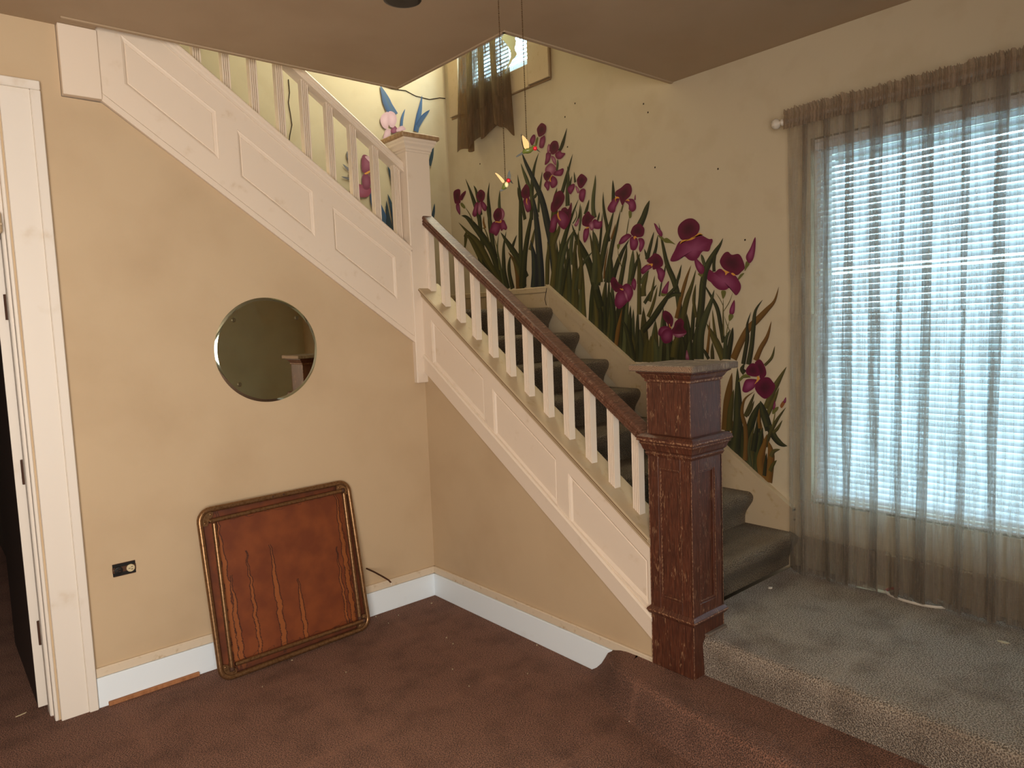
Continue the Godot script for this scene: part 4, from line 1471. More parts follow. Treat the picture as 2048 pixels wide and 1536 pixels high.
func stained_board() -> ImageTexture:
	var size := 640
	var im := Image.create(size, size, false, Image.FORMAT_RGB8)
	var a := noise(0.008, 91, 5)
	var w := noise(0.03, 92, 3)
	var j := noise(0.11, 93, 3)
	var drips := [[0.120, 0.03, 0.97, 0.020], [0.150, 0.42, 0.99, 0.016], [0.262, 0.30, 0.95, 0.011], [0.412, 0.30, 0.96, 0.018], [0.556, 0.55, 0.94, 0.014], [0.895, 0.02, 0.97, 0.017], [0.845, 0.42, 0.95, 0.009], [0.93, 0.5, 0.97, 0.008]]
	for y in size:
		for x in size:
			var u := x / float(size)
			var v := y / float(size)
			var n := a.get_noise_2d(x, y)
			var c := Color(0.42, 0.195, 0.075).lerp(Color(0.49, 0.245, 0.10), clampf(n * 1.2 + 0.5, 0.0, 1.0))
			for d in drips:
				if v < d[1] or v > d[2]:
					continue
				var grow: float = (v - d[1]) / (d[2] - d[1])
				var half: float = d[3] * (0.25 + 0.75 * smoothstep(0.0, 0.5, grow)) * (1.0 - smoothstep(0.93, 1.0, grow) * 0.8)
				var cx: float = d[0] + w.get_noise_2d(d[0] * 900.0, y * 0.6) * 0.012
				var dist := absf(u - cx) + j.get_noise_2d(x * 1.0 + d[0] * 700.0, y * 1.3) * 0.006 * grow
				if dist < half:
					c = c.lerp(Color(0.58, 0.33, 0.15), 0.8)
				if absf(dist - half) < 0.0028:
					c = c.lerp(Color(0.20, 0.075, 0.03), 0.8)
			var rim := minf(minf(u, 1.0 - u), minf(v, 1.0 - v)) + w.get_noise_2d(x * 0.6, y * 0.6) * 0.03
			c = c.lerp(Color(0.22, 0.10, 0.05), clampf((0.085 - rim) * 9.0, 0.0, 0.7))
			if absf(rim - 0.088) < 0.002:
				c = c.lerp(Color(0.20, 0.08, 0.03), 0.5)
			im.set_pixel(x, y, c)
	im.generate_mipmaps()
	return ImageTexture.create_from_image(im)

func floor_at(px: float, py: float, y: float) -> Vector3:
	var ray := pixel_ray(px, py, 1.0) - EYE
	return EYE + ray * ((y - EYE.y) / ray.y)

func build_small() -> void:
	# uncovered electrical outlet, mounted sideways
	var o := thing("electrical_outlet", "uncovered black electrical outlet box set sideways in the tan wall", "outlet", Vector3(0, 0.555, 1.55))
	var st := sb()
	box(st, Vector3(0.0, 0.528, 1.507), Vector3(0.0012, 0.581, 1.594), 0.0003)
	put("box", st, M.black_matte, o)
	st = sb()
	for e in [[0.5795, 0.5815], [0.5275, 0.5295]]:
		box(st, Vector3(0.0, e[0], 1.509), Vector3(0.0035, e[1], 1.592), 0.0004)
	put("box_rim", st, M.rust, o)
	st = sb()
	box(st, Vector3(0.001, 0.543, 1.506), Vector3(0.003, 0.566, 1.595), 0.0005)
	put("mounting_strap", st, M.rust, o)
	for e in [[1.573, 0], [1.527, 1]]:
		st = sb()
		lathe(st, Vector3(0.003, 0.553, e[0]), [[0.016, 0.0], [0.016, 0.004], [0.0145, 0.0055], [0.0005, 0.0055]], 24, Basis(Vector3(0, 0, 1), -PI / 2))
		var face := put("receptacle", st, M.black if e[1] == 0 else M.ivory, o, "" if e[1] == 0 else "pale exposed receptacle face")
		for q in [[-0.004, 0.005], [-0.004, -0.005], [0.006, 0.0]]:
			st = sb()
			box(st, Vector3(0.008, 0.553 + q[1] - 0.0012, e[0] + q[0] - 0.004), Vector3(0.0092, 0.553 + q[1] + 0.0012, e[0] + q[0] + 0.003), 0.0002)
			put("slot", st, M.black_matte if e[1] == 1 else M.rust, face).position = Vector3.ZERO
	for z in [1.511, 1.590]:
		st = sb()
		lathe(st, Vector3(0.003, 0.555, z), [[0.0036, 0.0], [0.003, 0.0015], [0.0003, 0.002]], 10, Basis(Vector3(0, 0, 1), -PI / 2))
		put("screw", st, M.steel, o)
	# bare strip of wood along the foot of the baseboard
	st = sb()
	box(st, Vector3(0.019, 0.001, 1.296), Vector3(0.033, 0.019, 1.656), 0.002)
	tag(put("wood_strip", st, M.strip), "bare orange-brown wood strip lying along the foot of the left baseboard", "wood strip")
	# rusty stub of pipe out of the wall
	st = sb()
	var p := []
	for e in [[0.0, 0.0, 0.0], [0.08, 0.0, -0.002], [0.16, -0.004, -0.004], [0.215, -0.009, -0.006], [0.235, -0.017, -0.007], [0.24, -0.030, -0.007]]:
		p.append(Vector3(e[0], 0.259 + e[1], 0.426 + e[2]))
	tube(st, p, 0.0042, 8)
	var pipe := thing("pipe_stub", "thin rusty pipe stub sticking out of the wall beside the card table", "pipe", Vector3(0, 0.259, 0.426))
	put("tube", st, M.rust, pipe)
	st = sb()
	tube(st, [p[-2], p[-1]], 0.0046, 8)
	put("tip", st, M.plastic_white, pipe)
	# loop and paper under the curtain
	var loop := thing("plastic_loop", "flat white plastic loop with a red end under the curtain hem", "loop", Vector3(2.17, PLAT, -0.93))
	st = sb()
	var ring := []
	for k in 33:
		var a := k / 32.0 * TAU * 0.97 + 0.1
		ring.append(Vector3(2.178 + cos(a) * 0.118, PLAT + 0.006, -0.945 + sin(a) * 0.055 + cos(a) * 0.004))
	var rr := []
	for e in [[-0.004, -0.005], [0.004, -0.005], [0.004, 0.005], [-0.004, 0.005]]:
		rr.append(e)
	var rows := []
	for i in ring.size():
		var d: Vector3 = (ring[mini(i + 1, ring.size() - 1)] - ring[maxi(i - 1, 0)]).normalized()
		var sd := Vector3(d.z, 0, -d.x)
		var line := PackedVector3Array()
		for e in rr:
			line.append(ring[i] + sd * e[0] * 0.6 + Vector3.UP * e[1])
		rows.append(line)
	grid(st, rows, true)
	put("band", st, M.plastic_white, loop)
	st = sb()
	tube(st, [Vector3(2.058, PLAT + 0.006, -0.945), Vector3(2.064, PLAT + 0.010, -0.958), Vector3(2.076, PLAT + 0.014, -0.972), Vector3(2.10, PLAT + 0.012, -0.985)], 0.006, 8)
	put("red_end", st, M.red, loop)
	st = sb()
	var sheet := []
	for r in 5:
		var line := PackedVector3Array()
		for q in 7:
			var a := q / 6.0
			var b := r / 4.0
			line.append(Vector3(lerpf(1.945, 2.07, a) + b * 0.03, PLAT + 0.004 + 0.006 * sin(a * 3.0) * b, lerpf(-0.905, -0.99, b) - a * 0.012))
		sheet.append(line)
	grid(st, sheet)
	tag(put("paper_scrap", st, M.paper), "scrap of yellowed paper half under the sheer curtain hem", "paper")
	# litter on the carpet
	var chip := func(called: String, label: String, cat: String, at: Vector3, size: Vector3, turn: float, m: Material, group := "") -> void:
		var s2 := sb()
		var b := Basis(Vector3.UP, turn)
		var pl := PackedVector2Array()
		for k in 7:
			var r: float = 0.5 * (0.75 + 0.25 * sin(k * 4.3 + turn * 7.0))
			pl.append(Vector2(cos(TAU * k / 7) * size.x * r, sin(TAU * k / 7) * size.z * r))
		prism(s2, pl, 0.0, size.y, Transform3D(b * FLAT, at))
		tag(put(called, s2, m), label, cat, group)
	chip.call("paint_chip", "white flake of paint on the platform carpet beside the newel", "debris", floor_at(1541, 1177, PLAT), Vector3(0.03, 0.006, 0.014), 0.7, M.plastic_white)
	chip.call("paint_chip", "pale flake on the platform carpet near the right picture edge", "debris", floor_at(2006, 1285, PLAT), Vector3(0.04, 0.004, 0.02), 0.2, M.paper)
	chip.call("paint_chip", "white flake on the floor carpet at the front of the first step", "debris", floor_at(1262, 1444, 0.0), Vector3(0.018, 0.004, 0.008), 0.5, M.plastic_white)
	chip.call("straw", "short pale straw on the carpet in the doorway", "debris", floor_at(42, 1430, 0.0), Vector3(0.045, 0.003, 0.005), 1.9, M.ivory)
	for e in [[584, 1321], [724, 1242], [752, 1234], [692, 1345], [777, 1247], [525, 1374], [1074, 1291], [905, 1339], [1055, 1348], [938, 1373], [863, 1207], [797, 1231], [893, 1276], [906, 1288]]:
		chip.call("crumb", "tiny pale crumb scattered on the brown floor carpet", "debris", floor_at(e[0], e[1], 0.0), Vector3(0.009, 0.004, 0.006), e[0] * 0.1, M.ivory, "crumbs on the floor carpet")

func leaf_plate(st: SurfaceTool, pts: Array, thick: float, xf: Transform3D) -> void:
	prism(st, smooth(pts, 5, true), -thick, thick, xf)

func build_birds() -> void:
	var right := Vector3(R0.x, 0, R0.z).normalized()
	var back := right.cross(Vector3.UP)
	var px := 1.72 / 1413.875
	var face := Basis(right, Vector3.UP, back)
	# ceiling light fitting: only the lip of its black cup dips into the frame
	var hub := pixel_ray(1015, -40, 1.72)
	var cup := pixel_ray(805, 4, 1.72)
	var f := thing("ceiling_light", "black ceiling light cup with pull chains, its rim just showing at the top edge", "ceiling light", Vector3(hub.x, H, hub.z))
	var st := sb()
	lathe(st, cup, [[0.0005, 0.004], [0.036, 0.002], [0.0465, 0.005], [0.0475, 0.014], [0.044, 0.035], [0.034, 0.062], [0.022, 0.078], [0.012, 0.085]], 28)
	put("cup", st, M.black, f)
	st = sb()
	tube(st, [cup + Vector3(0, 0.08, 0), cup + Vector3(0, 0.12, 0), cup.lerp(hub, 0.2) + Vector3(0, 0.16, 0), Vector3(hub.x, hub.y + 0.15, hub.z)], 0.008, 10)
	put("arm", st, M.black, f)
	st = sb()
	lathe(st, Vector3(hub.x, 0, hub.z), [[0.001, hub.y + 0.055], [0.045, hub.y + 0.06], [0.055, hub.y + 0.09], [0.05, hub.y + 0.17], [0.016, hub.y + 0.2], [0.016, H - 0.04], [0.06, H - 0.03], [0.07, H - 0.001]], 28)
	put("stem", st, M.black, f)
	var green := mat(Color(0.33, 0.36, 0.13), 0.4)
	var dark_green := mat(Color(0.12, 0.13, 0.07), 0.5)
	var amber := mat(Color(0.93, 0.71, 0.43), 0.4)
	amber.backlight_enabled = true
	amber.backlight = Color(0.4, 0.3, 0.18)
	var ruby := mat(Color(0.75, 0.07, 0.16), 0.35)
	var belly := mat(Color(0.86, 0.82, 0.62), 0.5)
	for n in 2:
		var at := pixel_ray(1054 if n == 0 else 1011, 297 if n == 0 else 366, 1.72)
		var t := thing("hummingbird_pull_chain", ["pull chain with a green hummingbird showing one raised amber wing", "longer pull chain with a pale-bellied green hummingbird, both wings raised"][n], "pull chain", at)
		var xf := Transform3D(face, at)
		var v := func(x: float, y: float, z := 0.0) -> Vector3: return xf * (Vector3(x, -y, z) * px)
		# body as a spindle from tail to head
		st = sb()
		if n == 0:
			tube(st, [v.call(-9, 9), v.call(-6, 6), v.call(-1, 4), v.call(5, 3), v.call(10, 1), v.call(13, -2)], [0.0022, 0.0052, 0.0078, 0.0075, 0.005, 0.004], 14)
		else:
			tube(st, [v.call(-7, 12), v.call(-4, 9), v.call(0, 5), v.call(3, 1), v.call(5, -3)], [0.0025, 0.005, 0.0068, 0.006, 0.0045], 14)
		put("body", st, green, t)
		st = sb()
		if n == 0:
			leaf_plate(st, [Vector2(-8, -5) * px, Vector2(-6, -9) * px, Vector2(-14, -13) * px, Vector2(-21, -16) * px, Vector2(-22, -14) * px, Vector2(-14, -9) * px], 0.0008, xf)
		else:
			leaf_plate(st, [Vector2(-3, -7) * px, Vector2(2, -10) * px, Vector2(-2, -13) * px, Vector2(-9, -16) * px, Vector2(-12, -15) * px, Vector2(-8, -11) * px], 0.0008, xf)
		put("tail", st, dark_green, t)
		st = sb()
		var hd: Vector3 = v.call(14, -2) if n == 0 else v.call(6, -5)
		var ball := []
		for k in 9:
			var a := PI * k / 8.0
			ball.append([maxf(sin(a) * 0.0058, 0.0002), cos(a) * 0.0055])
		lathe(st, hd, ball, 16)
		put("head", st, green if n == 0 else dark_green, t)
		st = sb()
		var th := []
		for k in 9:
			var a := PI * k / 8.0
			th.append([maxf(sin(a) * 0.0052, 0.0002), cos(a) * 0.0052])
		lathe(st, (v.call(16, 1, 2.5) if n == 0 else v.call(6, -4, 3.0)), th, 16)
		put("throat", st, ruby, t, "ruby red throat")
		st = sb()
		if n == 0:
			tube(st, [v.call(18, 1), v.call(22, 5), v.call(26, 8)], [0.0022, 0.0012, 0.0004], 8)
		else:
			tube(st, [v.call(10, -4), v.call(12, -1), v.call(15, 2)], [0.0022, 0.0014, 0.0005], 8)
		put("beak", st, M.black, t)
		if n == 1:
			st = sb()
			var bl := []
			for k in 9:
				var a := PI * k / 8.0
				bl.append([maxf(sin(a) * 0.0052, 0.0002), cos(a) * 0.0068])
			lathe(st, v.call(2, 4, 3.2), bl, 16)
			put("belly", st, belly, t, "cream belly")
		var wings := [[[Vector2(-9, 24), Vector2(-4, 21), Vector2(3, 12), Vector2(4, 5), Vector2(3, -1), Vector2(-5, -1), Vector2(-8, 10)], amber, 5.0], [[Vector2(-11, 29), Vector2(-9, 14), Vector2(-5, 2), Vector2(-1, 0), Vector2(-6, 12)], dark_green, -3.0]] if n == 0 else \
			[[[Vector2(-20, 21), Vector2(-14, 18), Vector2(-5, 9), Vector2(-2, 3), Vector2(-6, 1), Vector2(-12, 9), Vector2(-17, 16)], amber, -2.0], [[Vector2(8, 24), Vector2(10, 20), Vector2(11, 11), Vector2(9, 3), Vector2(4, 4), Vector2(4, 13)], dark_green, 2.0]]
		for w in wings:
			st = sb()
			var pts := []
			for q in w[0]:
				pts.append(q * px)
			leaf_plate(st, pts, 0.0006, Transform3D(face, at + back * w[2] * px))
			put("wing", st, w[1], t)
		# bead chain, straight up to the fitting
		st = sb()
		var top := hub.y + 0.06
		var y0 := 0.004 + (0.004 if n == 0 else 0.002)
		for k in int((top - at.y - y0) / 0.0041) + 1:
			var prof := []
			for q in 5:
				var a := PI * q / 4.0
				prof.append([maxf(sin(a) * 0.0016, 0.0002), cos(a) * 0.0016])
			lathe(st, at + Vector3(0, y0 + k * 0.0041, 0), prof, 6)
		put("bead_chain", st, M.brass, t).set_meta("kind", "stuff")

func paint_irises() -> void:
	lf(0, "dark", [62,1634,62,1832,49,2013], 50, 36)
	lf(0, "olive", [92,1614,91,1828,74,2025], 50, 40)
	lf(0, "olive", [122,1594,124,1780,117,1949], 49, 32)
	lf(0, "mid", [151,1574,152,1801,141,2009], 49, 41)
	lf(0, "olive", [180,1554,194,1796,211,2017], 48, 38)
	lf(0, "olive", [209,1534,215,1776,215,1999], 48, 29)
	lf(0, "mid", [238,1515,251,1743,268,1951], 48, 30)
	lf(0, "olive", [266,1495,267,1740,256,1965], 47, 27)
	lf(0, "dark", [324,1459,335,1621,350,1766], 52, 42)
	lf(0, "dark", [351,1441,356,1601,358,1745], 52, 36)
	lf(0, "dark", [378,1423,382,1608,380,1776], 52, 31)
	lf(0, "olive", [405,1405,421,1583,449,1743], 51, 39)
	lf(0, "dark", [432,1388,442,1589,456,1772], 51, 35)
	lf(0, "dark", [458,1370,468,1576,480,1765], 50, 31)
	lf(0, "mid", [484,1353,493,1556,503,1742], 50, 41)
	lf(0, "mid", [509,1336,509,1562,498,1773], 49, 32)
	lf(0, "dark", [535,1319,549,1531,570,1724], 49, 32)
	lf(0, "dark", [560,1302,568,1540,573,1760], 48, 33)
	lf(0, "dark", [585,1285,602,1535,628,1765], 48, 37)
	lf(0, "dark", [610,1269,609,1487,596,1689], 48, 32)
	lf(0, "mid", [638,1265,646,1425,657,1568], 50, 38)
	lf(0, "dark", [674,1266,681,1428,690,1574], 49, 32)
	lf(0, "olive", [710,1267,716,1420,724,1557], 49, 33)
	lf(0, "olive", [745,1267,742,1430,728,1578], 48, 33)
	lf(0, "mid", [779,1268,791,1395,813,1506], 47, 29)
	lf(0, "olive", [813,1268,815,1387,815,1491], 47, 29)
	lf(0, "mid", [847,1269,855,1427,867,1568], 46, 35)
	lf(0, "dark", [880,1270,877,1423,863,1561], 46, 34)
	lf(0, "mid", [913,1270,909,1415,895,1545], 45, 30)
	lf(0, "olive", [945,1271,950,1386,958,1486], 45, 31)
	lf(0, "dark", [977,1271,979,1417,979,1549], 44, 28)
	lf(0, "dark", [1009,1272,1014,1409,1021,1530], 43, 35)
	lf(0, "dark", [1040,1273,1036,1406,1022,1526], 43, 28)
	lf(0, "dark", [624,1265,631,1349,644,1417], 57, 46)
	lf(0, "olive", [653,1266,648,1366,633,1451], 56, 41)
	lf(0, "dark", [681,1266,682,1328,679,1375], 56, 39)
	lf(0, "mid", [710,1267,708,1368,699,1454], 55, 37)
	lf(0, "olive", [738,1267,745,1343,758,1404], 54, 43)
	lf(0, "olive", [765,1268,770,1349,778,1415], 54, 36)
	lf(0, "olive", [793,1268,795,1355,797,1427], 53, 44)
	lf(0, "mid", [820,1269,815,1343,799,1403], 53, 41)
	lf(0, "mid", [847,1269,855,1360,870,1436], 52, 40)
	lf(0, "dark", [874,1270,875,1352,876,1419], 52, 43)
	lf(0, "mid", [900,1270,894,1362,878,1441], 51, 30)
	lf(0, "dark", [926,1270,921,1334,909,1384], 51, 41)
	lf(0, "mid", [952,1271,959,1348,974,1411], 50, 31)
	lf(0, "dark", [977,1271,984,1346,996,1406], 49, 41)
	lf(0, "dark", [1002,1272,998,1353,984,1420], 49, 35)
	lf(0, "mid", [1027,1272,1030,1335,1035,1384], 48, 29)
	lf(0, "dark", [345,1445,357,1571,379,1679], 59, 39)
	lf(0, "olive", [376,1424,373,1548,358,1655], 58, 40)
	lf(0, "dark", [407,1404,408,1516,403,1612], 58, 45)
	lf(0, "dark", [438,1384,440,1502,440,1604], 57, 35)
	lf(0, "olive", [468,1364,480,1502,501,1623], 57, 39)
	lf(0, "dark", [498,1344,502,1487,504,1615], 56, 42)
	lf(0, "dark", [527,1324,532,1467,535,1593], 55, 44)
	lf(0, "dark", [556,1305,569,1491,590,1659], 55, 42)
	lf(0, "mid", [585,1285,598,1473,618,1644], 54, 39)
	lf(0, "dark", [614,1266,623,1437,637,1591], 54, 40)
	lf(0, "dark", [1262,797,1256,920,1240,1023], 42, 30)
	lf(0, "ochre", [1291,782,1290,891,1288,982], 42, 28)
	lf(0, "dark", [1319,767,1330,872,1352,960], 41, 31)
	lf(0, "dark", [1348,752,1345,874,1339,976], 41, 32)
	lf(0, "dark", [1375,737,1385,871,1404,986], 40, 30)
	lf(0, "ochre", [1403,722,1398,870,1384,998], 40, 34)
	lf(0, "olive", [1430,708,1431,870,1429,1013], 39, 30)
	lf(0, "ochre", [1458,693,1455,848,1447,984], 39, 25)
	lf(0, "dark", [-693,2036,-713,2147,-727,2269,-769,2368,-817,2469,-866,2563], 35, 48)
	lf(0, "dark", [-703,2282,-731,2395,-749,2458,-774,2501], 35, 32)
	lf(0, "dark", [-558,1968,-605,2162,-609,2296,-615,2404,-594,2491], 39, 42)
	lf(0, "mid", [-580,2024,-595,2187,-623,2288,-637,2338], 42, 38)
	lf(0, "mid", [-495,2270,-498,2333,-486,2421], 37, 30)
	lf(0, "dark", [-478,1750,-537,1886,-614,2038,-713,2147,-807,2236,-877,2292,-935,2311], 62, 61)
	lf(0, "olive", [-486,1750,-590,1874,-678,2001,-761,2103,-858,2175,-973,2266], 57, 58)
	lf(0, "olive", [-905,2175,-892,2157,-900,2113,-920,2044], 38, 40)
	lf(0, "olive", [-520,1755,-609,1848,-699,1948,-791,2073,-851,2141,-910,2176], 50, 55)
	lf(0, "dark", [-645,1839,-711,1911,-736,1946,-764,1993], 34, 34)
	lf(0, "dark", [-545,1757,-626,1849,-692,1926,-715,1977], 56, 48)
	lf(0, "stem", [-797,2246,-838,2312,-886,2363], 8, 9)
	lf(0, "stem", [-520,1884,-537,2020,-566,2109], 17, 14)
	lf(0, "mid", [-478,1753,-511,1900,-537,2020,-517,2130], 22, 22)
	lf(0, "olive", [-619,2082,-650,2151,-674,2186,-710,2191], 11, 11)
	lf(0, "ochre", [-661,2185,-678,2230,-671,2272], 21, 22)
	lf(0, "dark", [-397,1990,-369,2039,-327,2101], 24, 27)
	lf(0, "dark", [-440,1749,-471,1854,-475,1934,-468,2039,-435,2138], 46, 42)
	lf(0, "dark", [-247,1811,-319,1936,-418,2050,-495,2138], 54, 52)
	lf(0, "dark", [-391,1747,-418,1850,-417,1924,-394,1977], 43, 36)
	lf(0, "ochre", [-331,1741,-337,1844,-360,1924,-423,1995], 49, 44)
	lf(0, "olive", [-267,1750,-309,1841,-345,1902,-390,1963], 45, 38)
	lf(0, "dark", [-291,1741,-295,1944,-287,2149,-281,2326,-296,2461], 47, 41)
	lf(0, "dark", [-278,2300,-294,2364,-301,2413], 20, 20)
	lf(0, "dark", [-290,1752,-265,1915,-225,2065,-180,2196,-160,2283], 74, 47)
	lf(0, "olive", [-199,1986,-172,2054,-150,2121], 38, 29)
	lf(0, "dark", [-178,2179,-163,2338,-152,2439,-125,2521,-85,2588], 35, 33)
	lf(0, "dark", [-219,2642,-236,2683,-242,2745], 21, 15)
	lf(0, "mid", [-121,2187,-164,2326,-203,2428,-237,2500,-260,2557], 37, 35)
	lf(0, "dark", [-239,2190,-267,2312,-285,2408,-297,2492], 31, 26)
	lf(0, "blue", [-175,1740,-159,1844,-164,1937,-193,2051], 69, 66)
	lf(0, "blue", [-106,1736,-106,1863,-114,1978,-124,2117,-140,2256,-164,2333], 65, 63)
	lf(0, "mid", [-107,2218,-95,2327,-76,2402,-59,2466], 21, 22)
	lf(0, "mid", [-146,2319,-126,2328,-110,2348], 20, 24)
	lf(0, "blue", [51,1679,22,1830,2,2012,-31,2150,-82,2320,-208,2541,-245,2622], 55, 62)
	lf(0, "dark", [101,2561,125,2587,146,2625,174,2684], 23, 30)
	lf(0, "dark", [93,2274,118,2317,168,2422,216,2522], 28, 30)
	lf(0, "mid", [159,2220,160,2299,172,2383,167,2462], 38, 30)
	lf(0, "dark", [184,2338,190,2360,203,2393], 16, 15)
	lf(0, "mid", [229,2350,226,2373,222,2415], 19, 15)
	lf(0, "olive", [7,1989,25,2090,40,2186,47,2273,70,2344], 46, 62)
	lf(0, "olive", [-6,1718,28,1874,21,2001,70,2080,85,2122], 52, 51)
	lf(0, "mid", [72,2448,82,2482,84,2517], 20, 20)
	lf(0, "olive", [-52,1726,-43,1835,-37,1903,-26,1979,-34,2025], 37, 40)
	lf(0, "dark", [38,1680,67,1871,111,2000,173,2124,252,2246], 46, 44)
	lf(0, "mid", [51,1670,92,1869,135,1980,189,2055], 32, 36)
	lf(0, "dark", [69,1655,136,1865,165,1950,193,2008], 29, 31)
	lf(0, "mid", [186,1861,175,1949,194,2043,220,2066], 31, 32)
	lf(0, "olive", [215,1815,198,1860,216,1971,250,2062], 37, 32)
	lf(0, "dark", [228,2104,254,2148,266,2220], 18, 18)
	lf(0, "mid", [250,2058,268,2137,273,2205], 16, 16)
	lf(0, "mid", [197,2108,232,2146,225,2190], 8, 8)
	lf(0, "dark", [301,2149,320,2181,340,2232], 21, 24)
	lf(0, "mid", [368,2128,372,2173,378,2231], 29, 26)
	lf(0, "dark", [407,1588,361,1739,325,1849,275,1939,224,2022,188,2107], 59, 53)
	lf(0, "mid", [204,1706,239,1813,284,1870,357,1923], 35, 30)
	lf(0, "olive", [241,1704,259,1855,245,1942,244,2059], 36, 33)
	lf(0, "mid", [377,1696,377,1844,370,1972,362,2057], 40, 37)
	lf(0, "olive", [365,1845,352,1957,335,2039], 20, 20)
	lf(0, "mid", [381,2117,370,2169,375,2243,390,2316,396,2364], 33, 30)
	lf(0, "dark", [403,2098,412,2121,421,2147], 13, 14)
	lf(0, "dark", [407,1913,421,1987,433,2069,443,2140], 22, 19)
	lf(0, "dark", [485,1967,475,2055,458,2132,451,2199,454,2258], 27, 23)
	lf(0, "mid", [360,1739,379,1865,386,1970,372,2035], 52, 49)
	lf(0, "dark", [388,1722,434,1881,469,1990,503,2068,533,2146], 44, 41)
	lf(0, "olive", [412,1736,409,1820,401,1905,370,2001], 40, 34)
	lf(0, "dark", [528,2179,530,2239,529,2313], 28, 25)
	lf(0, "dark", [457,1733,493,1876,518,1964,551,2046,582,2139], 39, 31)
	lf(0, "ochre", [505,1978,523,2016,542,2063], 14, 15)
	lf(0, "ochre", [441,1755,453,1838,481,1939], 15, 14)
	lf(0, "dark", [496,1730,494,1834,492,1917], 44, 41)
	lf(0, "dark", [713,2025,745,2072,771,2123,790,2157], 46, 38)
	lf(0, "dark", [508,1746,538,1814,583,1892,640,1962], 40, 35)
	lf(0, "stem", [581,1806,559,1869,553,1927], 6, 6)
	lf(0, "dark", [564,1711,595,1825,612,1881,622,1932], 35, 28)
	lf(0, "stem", [586,2122,597,2152,603,2164], 9, 12)
	lf(0, "stem", [621,1993,633,2043,645,2090], 6, 7)
	lf(0, "mid", [641,1706,655,1808,666,1904], 48, 42)
	lf(0, "olive", [704,1708,707,1816,691,1893], 31, 28)
	lf(0, "dark", [652,1728,681,1810,716,1877], 24, 23)
	lf(0, "dark", [763,1839,790,1914,816,1985], 29, 23)
	lf(0, "dark", [813,1857,829,1902,841,1963], 24, 19)
	lf(0, "dark", [763,1839,756,1867,746,1899], 15, 15)
	lf(0, "mid", [719,1707,745,1745,776,1778], 30, 28)
	lf(0, "dark", [878,1751,884,1774,888,1800], 11, 10)
	lf(0, "dark", [980,1503,968,1618,940,1713,900,1800,872,1915,849,2026], 36, 34)
	lf(0, "olive", [734,1637,736,1691,770,1761], 37, 35)
	lf(0, "olive", [699,1536,703,1668,702,1792], 33, 29)
	lf(0, "ochre", [953,1507,994,1637,1024,1718,1054,1783], 25, 23)
	lf(0, "olive", [985,1426,999,1516,1022,1601,1056,1678,1083,1757], 37, 35)
	lf(0, "dark", [953,1688,975,1728,993,1789], 17, 16)
	lf(0, "dark", [720,1444,776,1490,846,1567,900,1628,940,1675], 39, 38)
	lf(0, "dark", [738,1597,785,1652,827,1696], 22, 21)
	lf(0, "olive", [763,1520,792,1573,816,1633,831,1685], 26, 21)
	lf(0, "olive", [775,1606,795,1663,815,1747], 23, 20)
	lf(0, "mid", [843,1631,858,1694,863,1712], 12, 11)
	lf(0, "dark", [1050,1390,1058,1476,1068,1579,1081,1682], 26, 23)
	lf(0, "ochre", [515,1336,525,1393,550,1488,575,1574], 35, 33)
	lf(0, "dark", [648,1273,627,1374,605,1449,573,1514], 48, 40)
	lf(0, "dark", [483,1374,503,1489,497,1604,479,1688], 50, 45)
	lf(0, "olive", [931,1295,945,1373,972,1415], 47, 43)
	lf(0, "dark", [1094,1455,1114,1582,1127,1692,1154,1771,1198,1832,1228,1868,1247,1901], 44, 39)
	lf(0, "dark", [1192,1738,1193,1789,1213,1859], 19, 18)
	lf(0, "dark", [893,1630,951,1673,971,1729,993,1792], 21, 19)
	lf(0, "dark", [987,1633,936,1636,888,1607], 23, 23)
	lf(0, "olive", [1080,1508,1066,1603,1080,1682], 19, 19)
	lf(0, "mid", [1137,1772,1125,1810,1117,1833], 19, 19)
	lf(0, "dark", [1243,1376,1227,1462,1208,1549,1170,1617,1111,1708], 25, 23)
	lf(0, "dark", [1073,1288,1074,1363,1089,1486], 49, 45)
	lf(0, "olive", [1196,1403,1187,1463,1179,1547], 18, 16)
	lf(0, "olive", [1240,1291,1212,1353,1178,1413,1144,1474], 42, 41)
	lf(0, "ochre", [1143,1315,1155,1396,1162,1492], 19, 16)
	lf(0, "olive", [1176,1290,1175,1329,1176,1376], 23, 22)
	lf(0, "mid", [1101,1289,1107,1414,1133,1502,1170,1581,1192,1646], 44, 41)
	lf(0, "dark", [1153,1290,1134,1322,1118,1346], 19, 19)
	lf(0, "dark", [1265,1291,1285,1389,1297,1453], 33, 29)
	lf(0, "mid", [1249,1291,1256,1389,1285,1442], 27, 22)
	lf(0, "stem", [1244,1409,1242,1508,1244,1600], 8, 8)
	lf(0, "stem", [1242,1564,1224,1598,1199,1632], 4, 4)
	lf(0, "stem", [1245,1535,1280,1582,1300,1630], 4, 4)
	lf(0, "stem", [1280,1432,1263,1468,1248,1511], 4, 4)
	lf(0, "stem", [1259,1419,1267,1455,1280,1488], 5, 5)
	lf(0, "ochre", [1298,1292,1336,1369,1380,1440,1433,1487,1482,1532,1523,1574,1545,1639], 39, 33)
	lf(0, "dark", [1353,1268,1364,1324,1378,1401,1377,1462,1398,1526], 24, 22)
	lf(0, "dark", [1382,1266,1400,1356,1412,1459,1423,1531,1461,1582], 28, 24)
	lf(0, "ochre", [1421,1287,1449,1347,1484,1404,1506,1478], 28, 24)
	lf(0, "olive", [1469,1264,1507,1303,1523,1359], 14, 14)
	lf(0, "ochre", [1253,924,1263,1076,1289,1222], 59, 51)
	lf(0, "olive", [1269,926,1278,1035,1298,1139], 37, 34)
	lf(0, "dark", [1296,811,1319,968,1321,1108,1320,1251], 57, 52)
